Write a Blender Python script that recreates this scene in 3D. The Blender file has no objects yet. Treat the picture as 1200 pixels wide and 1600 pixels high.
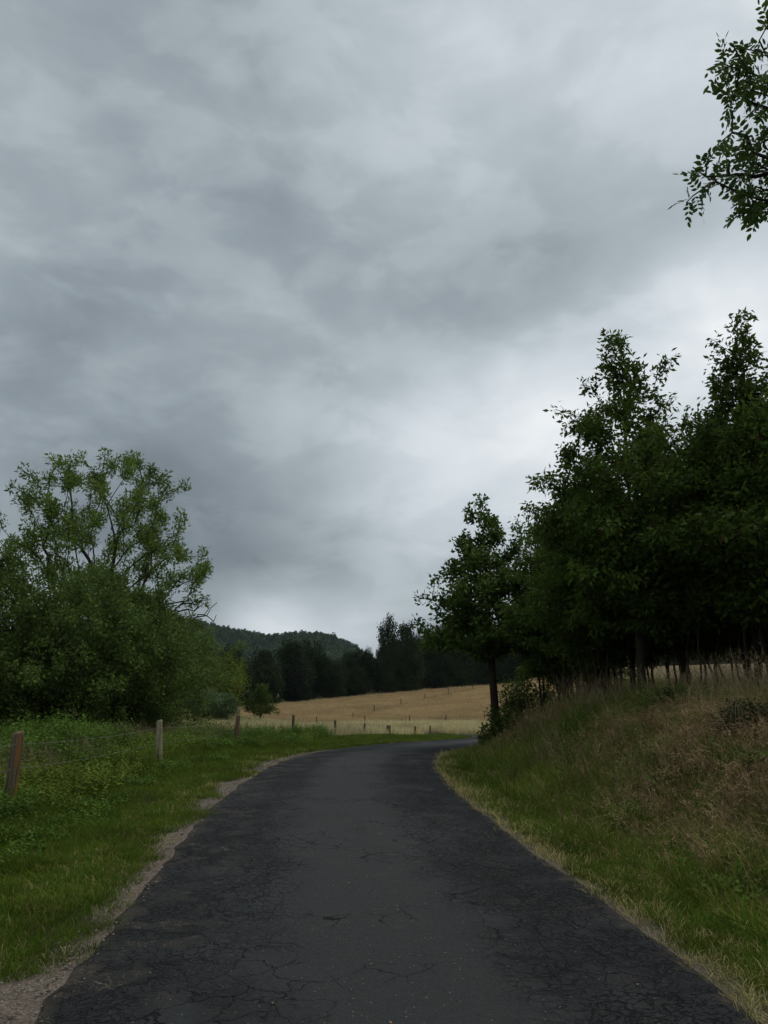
import bpy, math, random
import numpy as np
from mathutils import Vector, Euler
R = math.radians
sc = bpy.context.scene
COL = sc.collection

# ------------------------------------------------------------------ camera
cam_d = bpy.data.cameras.new("camera")
cam = bpy.data.objects.new("camera", cam_d)
COL.objects.link(cam)
cam.location = (0, 0, 1.6)
cam.rotation_euler = (R(90 + 12.9), 0, 0)
cam_d.sensor_fit = 'VERTICAL'
cam_d.sensor_height = 24.0
cam_d.lens = 24.0 * 1202 / 1600
cam_d.clip_start = 0.05
cam_d.clip_end = 6000
sc.camera = cam

# ------------------------------------------------------------------ sky, sun, exposure
SUN_EL, SUN_AZ = 60, 55          # sun behind the clouds, ahead and to the right (azimuth from +Y towards +X)
world = bpy.data.worlds.new("World")
sc.world = world
world.use_nodes = True
wt = world.node_tree
wt.nodes.clear()
def WN(t, **kw):
    n = wt.nodes.new(t)
    for k, v in kw.items(): setattr(n, k, v)
    return n
def wl(a, b): wt.links.new(a, b)
def wmath(op, a, b=None, c=None, clamp=False):
    n = WN('ShaderNodeMath', operation=op, use_clamp=clamp)
    for i, v in enumerate((a, b, c)):
        if v is None: continue
        if isinstance(v, (int, float)): n.inputs[i].default_value = v
        else: wl(v, n.inputs[i])
    return n.outputs[0]
tc = WN('ShaderNodeTexCoord')
def wnoise(scale, detail, rough, dist, off, zs=1.5):
    m = WN('ShaderNodeMapping'); wl(tc.outputs['Generated'], m.inputs[0]); m.inputs['Location'].default_value = off
    m.inputs['Rotation'].default_value = (0, R(14), 0); m.inputs['Scale'].default_value = (1.0, 1.0, zs)
    n = WN('ShaderNodeTexNoise'); wl(m.outputs[0], n.inputs['Vector'])
    n.inputs['Scale'].default_value = scale; n.inputs['Detail'].default_value = detail
    n.inputs['Roughness'].default_value = rough; n.inputs['Distortion'].default_value = dist
    return n.outputs['Fac']
n1 = wnoise(2.6, 5, .5, .25, (3.1, 1.7, 0))
n2 = wnoise(7.5, 6, .52, .35, (7.3, 2.2, 4), 2.0)
n3 = wnoise(1.2, 2, .5, .1, (1.3, 9.2, 8), 1.6)
def azel(az, el):
    a, e = R(az), R(el)
    return (math.sin(a) * math.cos(e), math.cos(a) * math.cos(e), math.sin(e))
# broad light and dark banks of cloud: azimuth, elevation, angular radius, strength
BANKS = [(34, 50, 9, .22), (27, 35, 9, .04), (24, 23, 7, .24), (33, 27, 8, .10), (12.5, 20, 5.5, .28), (3, 16.8, 7, .30), (26, 31, 6, -.07), (-22, 12, 10, -.08), (16, 14, 6, .16),
         (-8, 4.2, 3.6, .40), (-2, 4.3, 3.5, .24), (6, 8, 6, .06), (3, 42, 9, .07), (-6, 46, 12, .03), (16, 40, 8, .07),
         (-9, 31, 9, -.06), (-14, 22, 10, -.05), (-24, 22, 14, -.05), (8, 28, 7, -.07), (-2, 30, 8, -.05), (-11, 9.5, 5, -.16), (-4, 9, 5, -.08), (27, 25, 5, .14), (14, 21, 4, .08), (14, 32, 5, -.05),
         (-22, 10, 10, -.04), (-30, 40, 16, -.02), (-12, 14.5, 3.5, .04), (66, 48, 20, .25), (180, 60, 60, .04)]
def add_bank(acc, az, el, rad, amp):
    d = WN('ShaderNodeVectorMath', operation='DOT_PRODUCT')
    wl(tc.outputs['Generated'], d.inputs[0]); d.inputs[1].default_value = azel(az, el)
    # gaussian falloff with angle: exp((cos a - 1) / (1 - cos rad))
    k = 1.0 / (1 - math.cos(R(rad)))
    e = wmath('EXPONENT', wmath('MULTIPLY', wmath('SUBTRACT', d.outputs['Value'], 1.0), k))
    return wmath('MULTIPLY_ADD', e, amp, acc)
acc = wmath('MULTIPLY_ADD', wmath('SUBTRACT', n1, .5), .38, .525)
sm = WN('ShaderNodeMapRange', interpolation_type='SMOOTHSTEP'); wl(n2, sm.inputs['Value'])
for k_, v_ in (('From Min', .43), ('From Max', .60), ('To Min', -.5), ('To Max', .5)): sm.inputs[k_].default_value = v_
acc = wmath('MULTIPLY_ADD', sm.outputs['Result'], .05, acc)
n4 = wnoise(4.2, 7, .60, .35, (2.3, 5.2, 1), 1.7)
acc = wmath('MULTIPLY_ADD', wmath('SUBTRACT', n4, .5), .20, acc)
acc = wmath('MULTIPLY_ADD', wmath('SUBTRACT', n2, .5), .12, acc)
acc = wmath('MULTIPLY_ADD', wmath('SUBTRACT', n3, .5), .10, acc)
for b in BANKS: acc = add_bank(acc, *b)
ramp = WN('ShaderNodeValToRGB'); wl(acc, ramp.inputs[0])
def s2l(c):
    return tuple((x / 255 / 12.92) if x / 255 <= .04045 else ((x / 255 + .055) / 1.055) ** 2.4 for x in c)
els = ramp.color_ramp.elements
els[0].position = .15; els[0].color = (*s2l((92, 101, 110)), 1)
els[1].position = 1.0; els[1].color = (*s2l((242, 246, 249)), 1)
for p, c in ((.32, (121, 132, 140)), (.45, (150, 161, 168)), (.60, (179, 190, 196)), (.78, (210, 219, 225))):
    e = els.new(p); e.color = (*s2l(c), 1)
bg_cloud = WN('ShaderNodeBackground'); wl(ramp.outputs[0], bg_cloud.inputs[0]); bg_cloud.inputs[1].default_value = 1.0
sky = WN('ShaderNodeTexSky', sky_type='NISHITA'); sky.sun_disc = False
sky.sun_elevation = R(SUN_EL); sky.sun_rotation = R(SUN_AZ); sky.air_density = 1.4; sky.dust_density = 4
bg_sky = WN('ShaderNodeBackground'); wl(sky.outputs[0], bg_sky.inputs[0]); bg_sky.inputs[1].default_value = .06
mixs = WN('ShaderNodeMixShader'); mixs.inputs[0].default_value = .94
wl(bg_sky.outputs[0], mixs.inputs[1]); wl(bg_cloud.outputs[0], mixs.inputs[2])
wo = WN('ShaderNodeOutputWorld'); wl(mixs.outputs[0], wo.inputs[0])

sun_d = bpy.data.lights.new("sun", 'SUN'); sun = bpy.data.objects.new("sun", sun_d); COL.objects.link(sun)
sun_d.energy = 1.3; sun_d.angle = R(40); sun_d.color = (1, .96, .9)
sun.rotation_euler = Vector(azel(SUN_AZ, SUN_EL)).to_track_quat('Z', 'Y').to_euler()
sc.view_settings.view_transform = 'Standard'; sc.view_settings.look = 'None'
sc.view_settings.exposure = 0.0; sc.view_settings.gamma = 1.0

# ------------------------------------------------------------------ helpers
def tag(o, label=None, cat=None, group=None, kind=None):
    if label: o['label'] = label
    if cat: o['category'] = cat
    if group: o['group'] = group
    if kind: o['kind'] = kind
    return o
def empty(name, loc, rz=0):
    o = bpy.data.objects.new(name, None); COL.objects.link(o)
    o.location = loc; o.rotation_euler = (0, 0, rz); o.empty_display_size = .2
    return o
def mesh_np(name, V, F, mat=None, smooth=False, attrs=None, uv=None):
    """V (n,3); F: list of arrays, each (m,k), vertex indices of faces with k corners"""
    if not isinstance(F, (list, tuple)): F = [F]
    F = [np.asarray(f, dtype=np.int32) for f in F if len(f)]
    me = bpy.data.meshes.new(name)
    V = np.asarray(V, dtype=np.float32)
    me.vertices.add(len(V)); me.vertices.foreach_set('co', V.ravel())
    loops = np.concatenate([f.ravel() for f in F])
    tot = np.concatenate([np.full(len(f), f.shape[1], dtype=np.int32) for f in F])
    start = np.concatenate([[0], np.cumsum(tot)[:-1]]).astype(np.int32)
    me.loops.add(len(loops)); me.loops.foreach_set('vertex_index', loops)
    me.polygons.add(len(tot)); me.polygons.foreach_set('loop_start', start); me.polygons.foreach_set('loop_total', tot)
    if smooth: me.polygons.foreach_set('use_smooth', np.ones(len(tot), dtype=bool))
    me.update(calc_edges=True)
    if attrs:
        for k, a in attrs.items():
            at = me.attributes.new(k, 'FLOAT', 'POINT'); at.data.foreach_set('value', np.asarray(a, dtype=np.float32))
    if uv is not None:
        l = me.uv_layers.new(name='UVMap'); l.data.foreach_set('uv', uv[loops].astype(np.float32).ravel())
    if mat: me.materials.append(mat)
    return me
def ob(name, me, parent=None, loc=None, link=True):
    o = bpy.data.objects.new(name, me)
    if link: COL.objects.link(o)
    if parent: o.parent = parent
    if loc is not None: o.location = loc
    return o
def copy_tree(o, parent=None):
    c = o.copy(); COL.objects.link(c)
    if parent: c.parent = parent
    for ch in o.children: copy_tree(ch, c)
    return c

# ---- value noise in numpy
def _h(ix, iy, seed):
    n = (ix.astype(np.int64) * 374761393 + iy.astype(np.int64) * 668265263 + seed * 974634777) & 0xffffffff
    n = ((n ^ (n >> 13)) * 1274126177) & 0xffffffff
    return ((n ^ (n >> 16)) & 0xffff) / 65535.0
def vnoise(x, y, seed=0):
    ix = np.floor(x); iy = np.floor(y); fx = x - ix; fy = y - iy
    ux = fx * fx * (3 - 2 * fx); uy = fy * fy * (3 - 2 * fy)
    a = _h(ix, iy, seed); b = _h(ix + 1, iy, seed); c = _h(ix, iy + 1, seed); d = _h(ix + 1, iy + 1, seed)
    return (a * (1 - ux) + b * ux) * (1 - uy) + (c * (1 - ux) + d * ux) * uy
def fbm(x, y, seed=0, oct=4):
    x = np.asarray(x, float); y = np.asarray(y, float)
    s = 0; a = .5; t = 0
    for i in range(oct):
        s = s + a * vnoise(x * 2 ** i + 17.3 * i, y * 2 ** i - 9.1 * i, seed + i); t += a; a *= .5
    return s / t
def sstep(a, b, x):
    t = np.clip((x - a) / (b - a), 0, 1); return t * t * (3 - 2 * t)

# ------------------------------------------------------------------ the lie of the land
CL = np.array([(.9, -60), (.6, -30), (.35, -10), (.2, 0), (.06, 4.4), (-.22, 7.4), (-.51, 10.7), (-.68, 14.7), (-.6, 18.5), (.1, 23),
               (1.5, 27.2), (3.5, 30.8), (5.2, 34.8), (6.2, 40), (6.9, 50), (7.4, 58), (6.4, 66), (2, 73.5), (-6, 78), (-25, 82), (-60, 88), (-120, 100)])
def catmull(P, step):
    out = []
    for i in range(len(P) - 1):
        p0 = P[max(i - 1, 0)]; p1 = P[i]; p2 = P[i + 1]; p3 = P[min(i + 2, len(P) - 1)]
        L = np.linalg.norm(p2 - p1); n = max(2, int(L / step))
        # centripetal-like scaling of tangents
        d1 = max(np.linalg.norm(p1 - p0), 1e-6) if i else L; d3 = max(np.linalg.norm(p3 - p2), 1e-6) if i < len(P) - 2 else L
        m1 = ((p2 - p1) / L + (p1 - p0) / d1) / 2 * L if i else (p2 - p1)
        m2 = ((p2 - p1) / L + (p3 - p2) / d3) / 2 * L if i < len(P) - 2 else (p2 - p1)
        for k in range(n):
            t = k / n; t2 = t * t; t3 = t2 * t
            out.append((2 * t3 - 3 * t2 + 1) * p1 + (t3 - 2 * t2 + t) * m1 + (-2 * t3 + 3 * t2) * p2 + (t3 - t2) * m2)
    out.append(P[-1]); return np.array(out)
C = catmull(CL, .25)
CT = np.gradient(C, axis=0); CT /= np.linalg.norm(CT, axis=1)[:, None]
CN = np.stack([CT[:, 1], -CT[:, 0]], 1)          # to the right of travel
CS = np.concatenate([[0], np.cumsum(np.linalg.norm(np.diff(C, axis=0), axis=1))])
HW = 1.82
def road_s(x, y):
    """signed sideways distance from the road's centreline, positive to the right"""
    x = np.asarray(x, float).ravel(); y = np.asarray(y, float).ravel()
    s = np.empty(len(x)); st = 2
    cc = C[::st]; cn = CN[::st]
    for i in range(0, len(x), 20000):
        dx = x[i:i + 20000, None] - cc[None, :, 0]; dy = y[i:i + 20000, None] - cc[None, :, 1]
        d2 = dx * dx + dy * dy; j = d2.argmin(1); k = np.arange(len(j))
        side = dx[k, j] * cn[j, 0] + dy[k, j] * cn[j, 1]
        s[i:i + 20000] = np.sign(side) * np.maximum(np.sqrt(d2[k, j]) * (np.sqrt(d2[k, j]) > 3), np.abs(side))
    return s
PY = np.array([-80, -30, 0, 10, 16, 20, 24, 28, 32, 36, 40, 45, 50, 55, 60, 65, 70, 76, 82, 90, 2000.])
PZ = np.array([.5, .2, 0, 0, -.02, -.09, -.2, -.32, -.45, -.61, -.8, -1.06, -1.35, -1.66, -1.97, -2.2, -2.36, -2.42, -2.35, -2.2, -2.2])
def zprof(y):
    y = np.asarray(y, float)
    return (np.interp(y - 1.2, PY, PZ) + np.interp(y, PY, PZ) * 2 + np.interp(y + 1.2, PY, PZ)) / 4
def field_z(x, y):
    xx = np.clip(x, -90, 160)
    return -2.35 + .0290 * np.clip(y - 84, 0, 140) + .00055 * np.clip(y - 55, 0, 110) * xx
def bank_h(y):
    return np.interp(y, [-80, 0, 8, 12, 16, 22, 27, 32, 40, 50, 60], [1.7, 1.6, 1.5, 1.4, 1.34, 1.3, 1.2, 1.3, 1.5, 1.5, 1.5])
def ground_z(x, y, s=None, micro=True):
    x = np.asarray(x, float); y = np.asarray(y, float)
    if s is None: s = road_s(x, y).reshape(x.shape)
    zr = zprof(y)
    z = zr.copy()
    # left pasture lies a little higher farther out
    z = z + sstep(3, 16, -x) * sstep(28, 60, y) * 1.6
    # right-hand cutting
    foot = HW + 1.05; w = 2.45
    prof = sstep(foot, foot + w, s + .35 * (fbm(y * .35, x * .35, 5, 3) - .5))
    bank = bank_h(y) * (prof * .8 + .2 * sstep(foot, foot + w * 2.2, s))
    plateau = np.clip(x - 9, 0, 60) * .03 * sstep(4, 9, s)
    side = np.where((s > 0), 1., 0.) * (1 - sstep(42, 60, y))
    z = z + side * (bank + plateau)
    z = z - .10 * np.exp(-((s - (HW + 1.0)) / .28) ** 2) * (1 - sstep(26, 34, y))   # shallow ditch at the bank's foot
    fz = field_z(x, y)
    t = sstep(66, 86, y)
    z = z * (1 - t) + fz * t
    # the rise on the right that carries the field up behind the trees
    rise = 1.3 + .024 * np.clip(y - 28, 0, 130) + .035 * np.clip(x - 12, 0, 90)
    w2 = sstep(.15, .27, x / np.maximum(y + 5, 8)) * sstep(26, 44, y) * sstep(4.5, 8, s)
    z = z * (1 - w2) + rise * w2
    # far country: rises and falls gently
    z = z + sstep(180, 700, y) * 6 * (fbm(x / 240, y / 240, 12, 3) - .3)
    if micro:
        off = np.abs(s) - HW
        m = sstep(.25, 1.6, off)
        near = 1 - sstep(60, 100, np.hypot(x, y))
        z = z + m * (.22 * (fbm(x * .7, y * .7, 3, 3) - .5) + .09 * (fbm(x * 3, y * 3, 4, 3) - .5)) * (.35 + .65 * near)
    return z
def gz(x, y): return float(ground_z(np.array([float(x)]), np.array([float(y)]))[0])

# ------------------------------------------------------------------ material helpers
def new_mat(name):
    m = bpy.data.materials.new(name); m.use_nodes = True
    nt = m.node_tree; nt.nodes.clear()
    out = nt.nodes.new('ShaderNodeOutputMaterial')
    return m, nt, out
class G:
    def __init__(s, nt): s.nt = nt
    def n(s, t, **kw):
        nd = s.nt.nodes.new(t)
        for k, v in kw.items(): setattr(nd, k, v)
        return nd
    def set(s, sock, v):
        if hasattr(v, 'is_output') or isinstance(v, bpy.types.NodeSocket): s.nt.links.new(v, sock)
        elif isinstance(v, (tuple, list)) and len(v) == 3 and sock.type == 'RGBA': sock.default_value = (*v, 1)
        else: sock.default_value = v
    def math(s, op, a, b=0., c=0., clamp=False):
        nd = s.n('ShaderNodeMath', operation=op, use_clamp=clamp)
        for i, v in enumerate((a, b, c)): s.set(nd.inputs[i], v)
        return nd.outputs[0]
    def noise(s, vec, scale, detail=4, rough=.55, dist=0., dim='3D'):
        nd = s.n('ShaderNodeTexNoise', noise_dimensions=dim)
        if vec is not None: s.set(nd.inputs['Vector'], vec)
        nd.inputs['Scale'].default_value = scale; nd.inputs['Detail'].default_value = detail
        nd.inputs['Roughness'].default_value = rough; nd.inputs['Distortion'].default_value = dist
        return nd.outputs['Fac']
    def mix(s, f, a, b, blend='MIX'):
        nd = s.n('ShaderNodeMix', data_type='RGBA', blend_type=blend, clamp_factor=True)
        s.set(nd.inputs[0], f); s.set(nd.inputs[6], a); s.set(nd.inputs[7], b)
        return nd.outputs[2]
    def ramp(s, f, stops, interp='LINEAR'):
        nd = s.n('ShaderNodeValToRGB'); s.set(nd.inputs[0], f); cr = nd.color_ramp; cr.interpolation = interp
        for i, (p, c) in enumerate(stops):
            if isinstance(c, (int, float)): c = (c, c, c)
            e = cr.elements[i] if i < 2 else cr.elements.new(p)
            e.position = p; e.color = (*c, 1)
        return nd.outputs[0]
    def mrange(s, v, a, b, c=0., d=1., smooth=True):
        nd = s.n('ShaderNodeMapRange', interpolation_type='SMOOTHSTEP' if smooth else 'LINEAR')
        s.set(nd.inputs['Value'], v)
        for k, x in zip(('From Min', 'From Max', 'To Min', 'To Max'), (a, b, c, d)): nd.inputs[k].default_value = x
        return nd.outputs['Result']
    def scale(s, vec, sc_, loc=(0, 0, 0)):
        nd = s.n('ShaderNodeMapping'); s.set(nd.inputs[0], vec); nd.inputs['Scale'].default_value = sc_
        nd.inputs['Location'].default_value = loc
        return nd.outputs[0]
    def attr(s, name): return s.n('ShaderNodeAttribute', attribute_name=name).outputs['Fac']
    def pos(s): return s.n('ShaderNodeNewGeometry').outputs['Position']
    def bump(s, h, strength=.5, dist=.02):
        nd = s.n('ShaderNodeBump'); s.set(nd.inputs['Height'], h); nd.inputs['Strength'].default_value = strength
        nd.inputs['Distance'].default_value = dist
        return nd.outputs[0]
    def bsdf(s, col, rough=.8, normal=None, spec=.3):
        nd = s.n('ShaderNodeBsdfPrincipled'); s.set(nd.inputs['Base Color'], col); s.set(nd.inputs['Roughness'], rough)
        s.set(nd.inputs['Specular IOR Level'], spec)
        if normal is not None: s.set(nd.inputs['Normal'], normal)
        return nd.outputs[0]

def leaf_mat(name, c1, c2, c3=None, f3=.0, trans=.22, rough=.65, patch=.6, patch_amt=.35, spec=.07):
    """leaves/blades: colour varies leaf by leaf, plant by plant and in patches over the ground"""
    m, nt, out = new_mat(name); g = G(nt)
    geo = g.n('ShaderNodeNewGeometry'); oi = g.n('ShaderNodeObjectInfo')
    r = geo.outputs['Random Per Island']
    c = g.mix(r, c1, c2)
    c = g.mix(g.math('MULTIPLY', oi.outputs['Random'], .5), c, g.mix(.5, c2, c1))
    if c3 is not None:
        c = g.mix(g.mrange(g.math('FRACT', g.math('MULTIPLY', r, 7.31)), 1 - f3 - .001, 1 - f3 + .001), c, c3)
    pn = g.noise(geo.outputs['Position'], patch, 3, .6)
    v = g.math('MULTIPLY', g.mrange(pn, .3, .7, 1 - patch_amt, 1 + patch_amt, smooth=False), g.mrange(oi.outputs['Random'], 0, 1, .78, 1.22, smooth=False))
    hsv = g.n('ShaderNodeHueSaturation'); g.set(hsv.inputs['Value'], v); g.set(hsv.inputs['Color'], c)
    g.set(hsv.inputs['Hue'], g.mrange(g.noise(geo.outputs['Position'], patch * 2.7, 2, .5), .3, .7, .488, .512, smooth=False))
    col = hsv.outputs[0]
    b = g.bsdf(col, rough, spec=spec)
    t = g.n('ShaderNodeBsdfTranslucent'); g.set(t.inputs[0], col)
    mx = g.n('ShaderNodeMixShader'); mx.inputs[0].default_value = trans
    nt.links.new(b, mx.inputs[1]); nt.links.new(t.outputs[0], mx.inputs[2]); nt.links.new(mx.outputs[0], out.inputs[0])
    return m
def bark_mat(name, c1, c2):
    m, nt, out = new_mat(name); g = G(nt)
    tcn = g.n('ShaderNodeTexCoord').outputs['Object']
    n = g.noise(g.scale(tcn, (14, 14, 2.5)), 1.5, 5, .65, .4)
    n2 = g.noise(tcn, 1.7, 3)
    c = g.mix(n, c1, c2)
    c = g.mix(g.mrange(n2, .5, .7, 0, .5), c, (.05, .06, .03))
    b = g.bsdf(c, .92, g.bump(n, .7, .02), spec=.15)
    nt.links.new(b, out.inputs[0]); return m

M = {}
M['leaf_ash'] = leaf_mat('leaf_ash', (.090, .145, .024), (.155, .220, .045), trans=.32, patch=.55, patch_amt=.35)
M['leaf_thicket'] = leaf_mat('leaf_thicket', (.074, .125, .024), (.140, .195, .045), trans=.25, patch=.7, patch_amt=.45)
M['leaf_thicket_pale'] = leaf_mat('leaf_thicket_pale', (.13, .17, .02), (.22, .26, .04), trans=.3, patch=.8, patch_amt=.35)
M['leaf_cherry'] = leaf_mat('leaf_cherry', (.056, .098, .016), (.105, .155, .028), (.085, .05, .02), .02, trans=.33, patch=.6, patch_amt=.4)
M['leaf_oak'] = leaf_mat('leaf_oak', (.046, .082, .015), (.088, .130, .026), trans=.16, patch=.8, patch_amt=.4)
M['leaf_forest'] = leaf_mat('leaf_forest', (.013, .026, .009), (.040, .064, .020), trans=.12, patch=.16, patch_amt=.5)
M['leaf_conifer'] = leaf_mat('leaf_conifer', (.008, .016, .008), (.018, .030, .012), trans=.05, patch=.3, patch_amt=.35)
M['leaf_hill'] = leaf_mat('leaf_hill', (.026, .050, .020), (.048, .084, .030), trans=.1, patch=.015, patch_amt=.35)
M['leaf_orchard'] = leaf_mat('leaf_orchard', (.095, .15, .065), (.16, .22, .10), trans=.2, patch=1.2, patch_amt=.25)
M['leaf_near'] = leaf_mat('leaf_near', (.060, .100, .022), (.10, .150, .035), trans=.3, patch=1.5, patch_amt=.3, rough=.45)
M['leaf_bramble'] = leaf_mat('leaf_bramble', (.028, .046, .018), (.050, .078, .026), trans=.15, patch=2., patch_amt=.3)
M['grass_short'] = leaf_mat('grass_short', (.066, .118, .009), (.114, .172, .018), (.22, .18, .06), .05, trans=.3, patch=.9, patch_amt=.38)
M['grass_dry'] = leaf_mat('grass_dry', (.36, .30, .11), (.56, .47, .21), (.09, .11, .025), .25, trans=.25, patch=1.5, patch_amt=.25)
M['grass_bank'] = leaf_mat('grass_bank', (.130, .170, .026), (.23, .26, .052), (.34, .26, .12), .14, trans=.25, patch=.7, patch_amt=.4)
M['grass_brown'] = leaf_mat('grass_brown', (.30, .205, .11), (.46, .32, .18), (.07, .075, .025), .2, trans=.2, patch=1.4, patch_amt=.35)
M['grass_pale'] = leaf_mat('grass_pale', (.60, .51, .28), (.78, .69, .42), (.16, .17, .06), .12, trans=.25, patch=.25, patch_amt=.18)
M['weed_leaf'] = leaf_mat('weed_leaf', (.060, .120, .014), (.115, .185, .030), trans=.28, patch=1.1, patch_amt=.4)
M['weed_leaf_yellow'] = leaf_mat('weed_leaf_yellow', (.10, .16, .02), (.17, .21, .03), (.35, .28, .03), .025, trans=.3, patch=1.2, patch_amt=.3)
M['wheat'] = leaf_mat('wheat', (.42, .31, .165), (.58, .44, .245), trans=.15, patch=.08, patch_amt=.15)
M['bark'] = bark_mat('bark', (.030, .024, .018), (.075, .062, .048))
M['bark_brown'] = bark_mat('bark_brown', (.026, .018, .013), (.060, .044, .032))
M['bark_grey'] = bark_mat('bark_grey', (.05, .045, .035), (.12, .11, .09))
M['stalk_dry'] = leaf_mat('stalk_dry', (.20, .15, .08), (.32, .25, .14), trans=.05, patch=2, patch_amt=.2)

# ------------------------------------------------------------------ ground sheet
def stretched(a0, a1, step, far_neg, far_pos, growth=1.075):
    mid = list(np.arange(a0, a1 + 1e-6, step))
    pos, d = [], step
    x = mid[-1]
    while x < far_pos: d *= growth; x += d; pos.append(x)
    neg, d = [], step
    x = mid[0]
    while x > far_neg: d *= growth; x -= d; neg.append(x)
    return np.array(neg[::-1] + mid + pos)
gx = stretched(-9, 9, .13, -1500, 1500); gy = stretched(0, 32, .16, -900, 2600, 1.05)
GX, GY = np.meshgrid(gx, gy); sh = GX.shape
S = road_s(GX, GY).reshape(sh)
Z = ground_z(GX, GY, S)
Z = Z - .07 * (1 - sstep(HW - .35, HW - .02, np.abs(S)))
idx = np.arange(GX.size).reshape(sh)
F = np.stack([idx[:-1, :-1], idx[:-1, 1:], idx[1:, 1:], idx[1:, :-1]], -1).reshape(-1, 4)
offL = -S - HW
rag = fbm(GX * 1.3, GY * 1.3, 31, 4)
gravel = (1 - sstep(.14, .42, offL + (rag - .5) * 1.0)) * (S < 0) * (1 - sstep(20, 27, GY)) * sstep(-.4, -.1, offL)
gravel = np.maximum(gravel, (1 - sstep(.02, .18, S - HW + (rag - .5) * .3)) * (S > 0) * .8)
stub = sstep(.16, .22, GX / np.maximum(GY + 5, 8)) * sstep(26, 30, GY) * (1 - sstep(170, 180, GY))
m, nt, out = new_mat('earth'); g = G(nt); p = g.pos()
soil = g.mix(g.noise(p, 3, 5), (.028, .030, .012), (.060, .058, .026))
soil = g.mix(g.mrange(g.noise(p, .25, 3), .45, .62), soil, g.mix(g.noise(p, 30, 2), (.045, .065, .016), (.07, .085, .026)))
meadow = g.mix(g.noise(p, .06, 4), (.09, .10, .03), (.16, .14, .055))
soil = g.mix(g.mrange(g.n('ShaderNodeSeparateXYZ').outputs[1], 0, 1), soil, meadow)
sx = [n for n in nt.nodes if n.bl_idname == 'ShaderNodeSeparateXYZ'][0]; nt.links.new(p, sx.inputs[0])
mr = [n for n in nt.nodes if n.bl_idname == 'ShaderNodeMapRange'][-1]; mr.inputs['From Min'].default_value = 34; mr.inputs['From Max'].default_value = 60
vor = g.n('ShaderNodeTexVoronoi'); vor.inputs['Scale'].default_value = 55; nt.links.new(p, vor.inputs['Vector'])
gcol = g.mix(g.ramp(vor.outputs['Color'], [(0, .0), (1, 1.)]), (.10, .078, .06), (.24, .195, .155))
gcol = g.mix(g.mrange(g.noise(p, 6, 3), .5, .7, 0, .7), gcol, (.10, .082, .05))
soil = g.mix(g.attr('stubble'), soil, g.mix(g.noise(p, .5, 5, .7), (.11, .085, .04), (.24, .18, .09)))
col = g.mix(g.attr('gravel'), soil, gcol)
h = g.math('ADD', g.noise(p, 45, 4), g.math('MULTIPLY', vor.outputs['Distance'], .8))
nt.links.new(g.bsdf(col, .95, g.bump(h, .8, .03), .15), out.inputs[0])
ground = ob('ground', mesh_np('ground', np.stack([GX, GY, Z], -1).reshape(-1, 3), F, m, True, {'gravel': gravel.ravel(), 'stubble': stub.ravel()}))
tag(ground, 'grassy ground on both sides of the lane', kind='structure')

# ------------------------------------------------------------------ road
m, nt, out = new_mat('asphalt'); g = G(nt); p = g.pos()
uvn = g.n('ShaderNodeTexCoord').outputs['UV']
su = g.n('ShaderNodeSeparateXYZ'); nt.links.new(uvn, su.inputs[0]); u = su.outputs[0]      # u: metres from centre, v: metres along
warp = g.n('ShaderNodeVectorMath', operation='MULTIPLY_ADD')
nzc = g.n('ShaderNodeTexNoise'); nt.links.new(p, nzc.inputs['Vector']); nzc.inputs['Scale'].default_value = 3.2; nzc.inputs['Detail'].default_value = 4; nzc.inputs['Roughness'].default_value = .65
nt.links.new(nzc.outputs['Color'], warp.inputs[0]); warp.inputs[1].default_value = (.34, .34, 0); nt.links.new(p, warp.inputs[2])
wp = warp.outputs[0]
def crack(scale, w, seed):
    v = g.n('ShaderNodeTexVoronoi', feature='DISTANCE_TO_EDGE'); v.inputs['Scale'].default_value = scale
    nt.links.new(g.scale(wp, (1, .8, 1), (seed, seed * 1.7, 0)), v.inputs['Vector'])
    return g.math('SUBTRACT', 1, g.mrange(v.outputs['Distance'], w * .2, w, 0, 1))
edge_u = g.math('ABSOLUTE', u)
k1 = crack(4.3, .020, 0.); k2 = crack(13., .060, 5.)
tracks = g.mrange(g.math('ADD', edge_u, g.math('MULTIPLY', g.math('SUBTRACT', g.noise(p, .9, 4), .5), 1.1)), .35, 1.05)     # cracking grows away from the crown of the road
m1 = g.math('MULTIPLY', k1, g.mrange(g.math('ADD', g.noise(p, .8, 3), g.math('MULTIPLY', tracks, .22)), .52, .62))
k3 = crack(27., .10, 9.)
m3 = g.math('MULTIPLY', k3, g.math('MULTIPLY', g.mrange(edge_u, .5, 1.3), g.mrange(g.noise(g.scale(p, (1, 1, 1), (7, 1, 0)), 1.4, 4), .42, .6)))
m2 = g.math('MULTIPLY', k2, g.math('MULTIPLY', tracks, g.mrange(g.noise(g.scale(p, (1, 1, 1), (4, 9, 0)), 1.1, 4), .36, .56)))
cracks = g.math('MAXIMUM', g.math('MAXIMUM', m1, g.math('MULTIPLY', m2, 1.)), g.math('MULTIPLY', m3, .8))
fine = g.noise(p, 130, 3, .7); mid = g.noise(p, 22, 5, .65); big = g.noise(g.scale(uvn, (1, .22, 1)), 1.6, 4, .6)
col = g.mix(g.mrange(fine, .3, .7, 0, 1, False), (.010, .011, .011), (.064, .066, .066))
col = g.mix(g.mrange(mid, .35, .7, 0, .6), col, (.032, .036, .035))
crown = g.math('MULTIPLY', g.math('SUBTRACT', 1, g.mrange(g.math('ABSOLUTE', g.math('ADD', u, g.math('MULTIPLY', g.math('SUBTRACT', big, .5), .8))), .2, 1.5)), .40)
col = g.mix(crown, col, g.mix(g.mrange(fine, .3, .7, 0, 1, False), (.018, .018, .018), (.078, .078, .077)))
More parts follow.
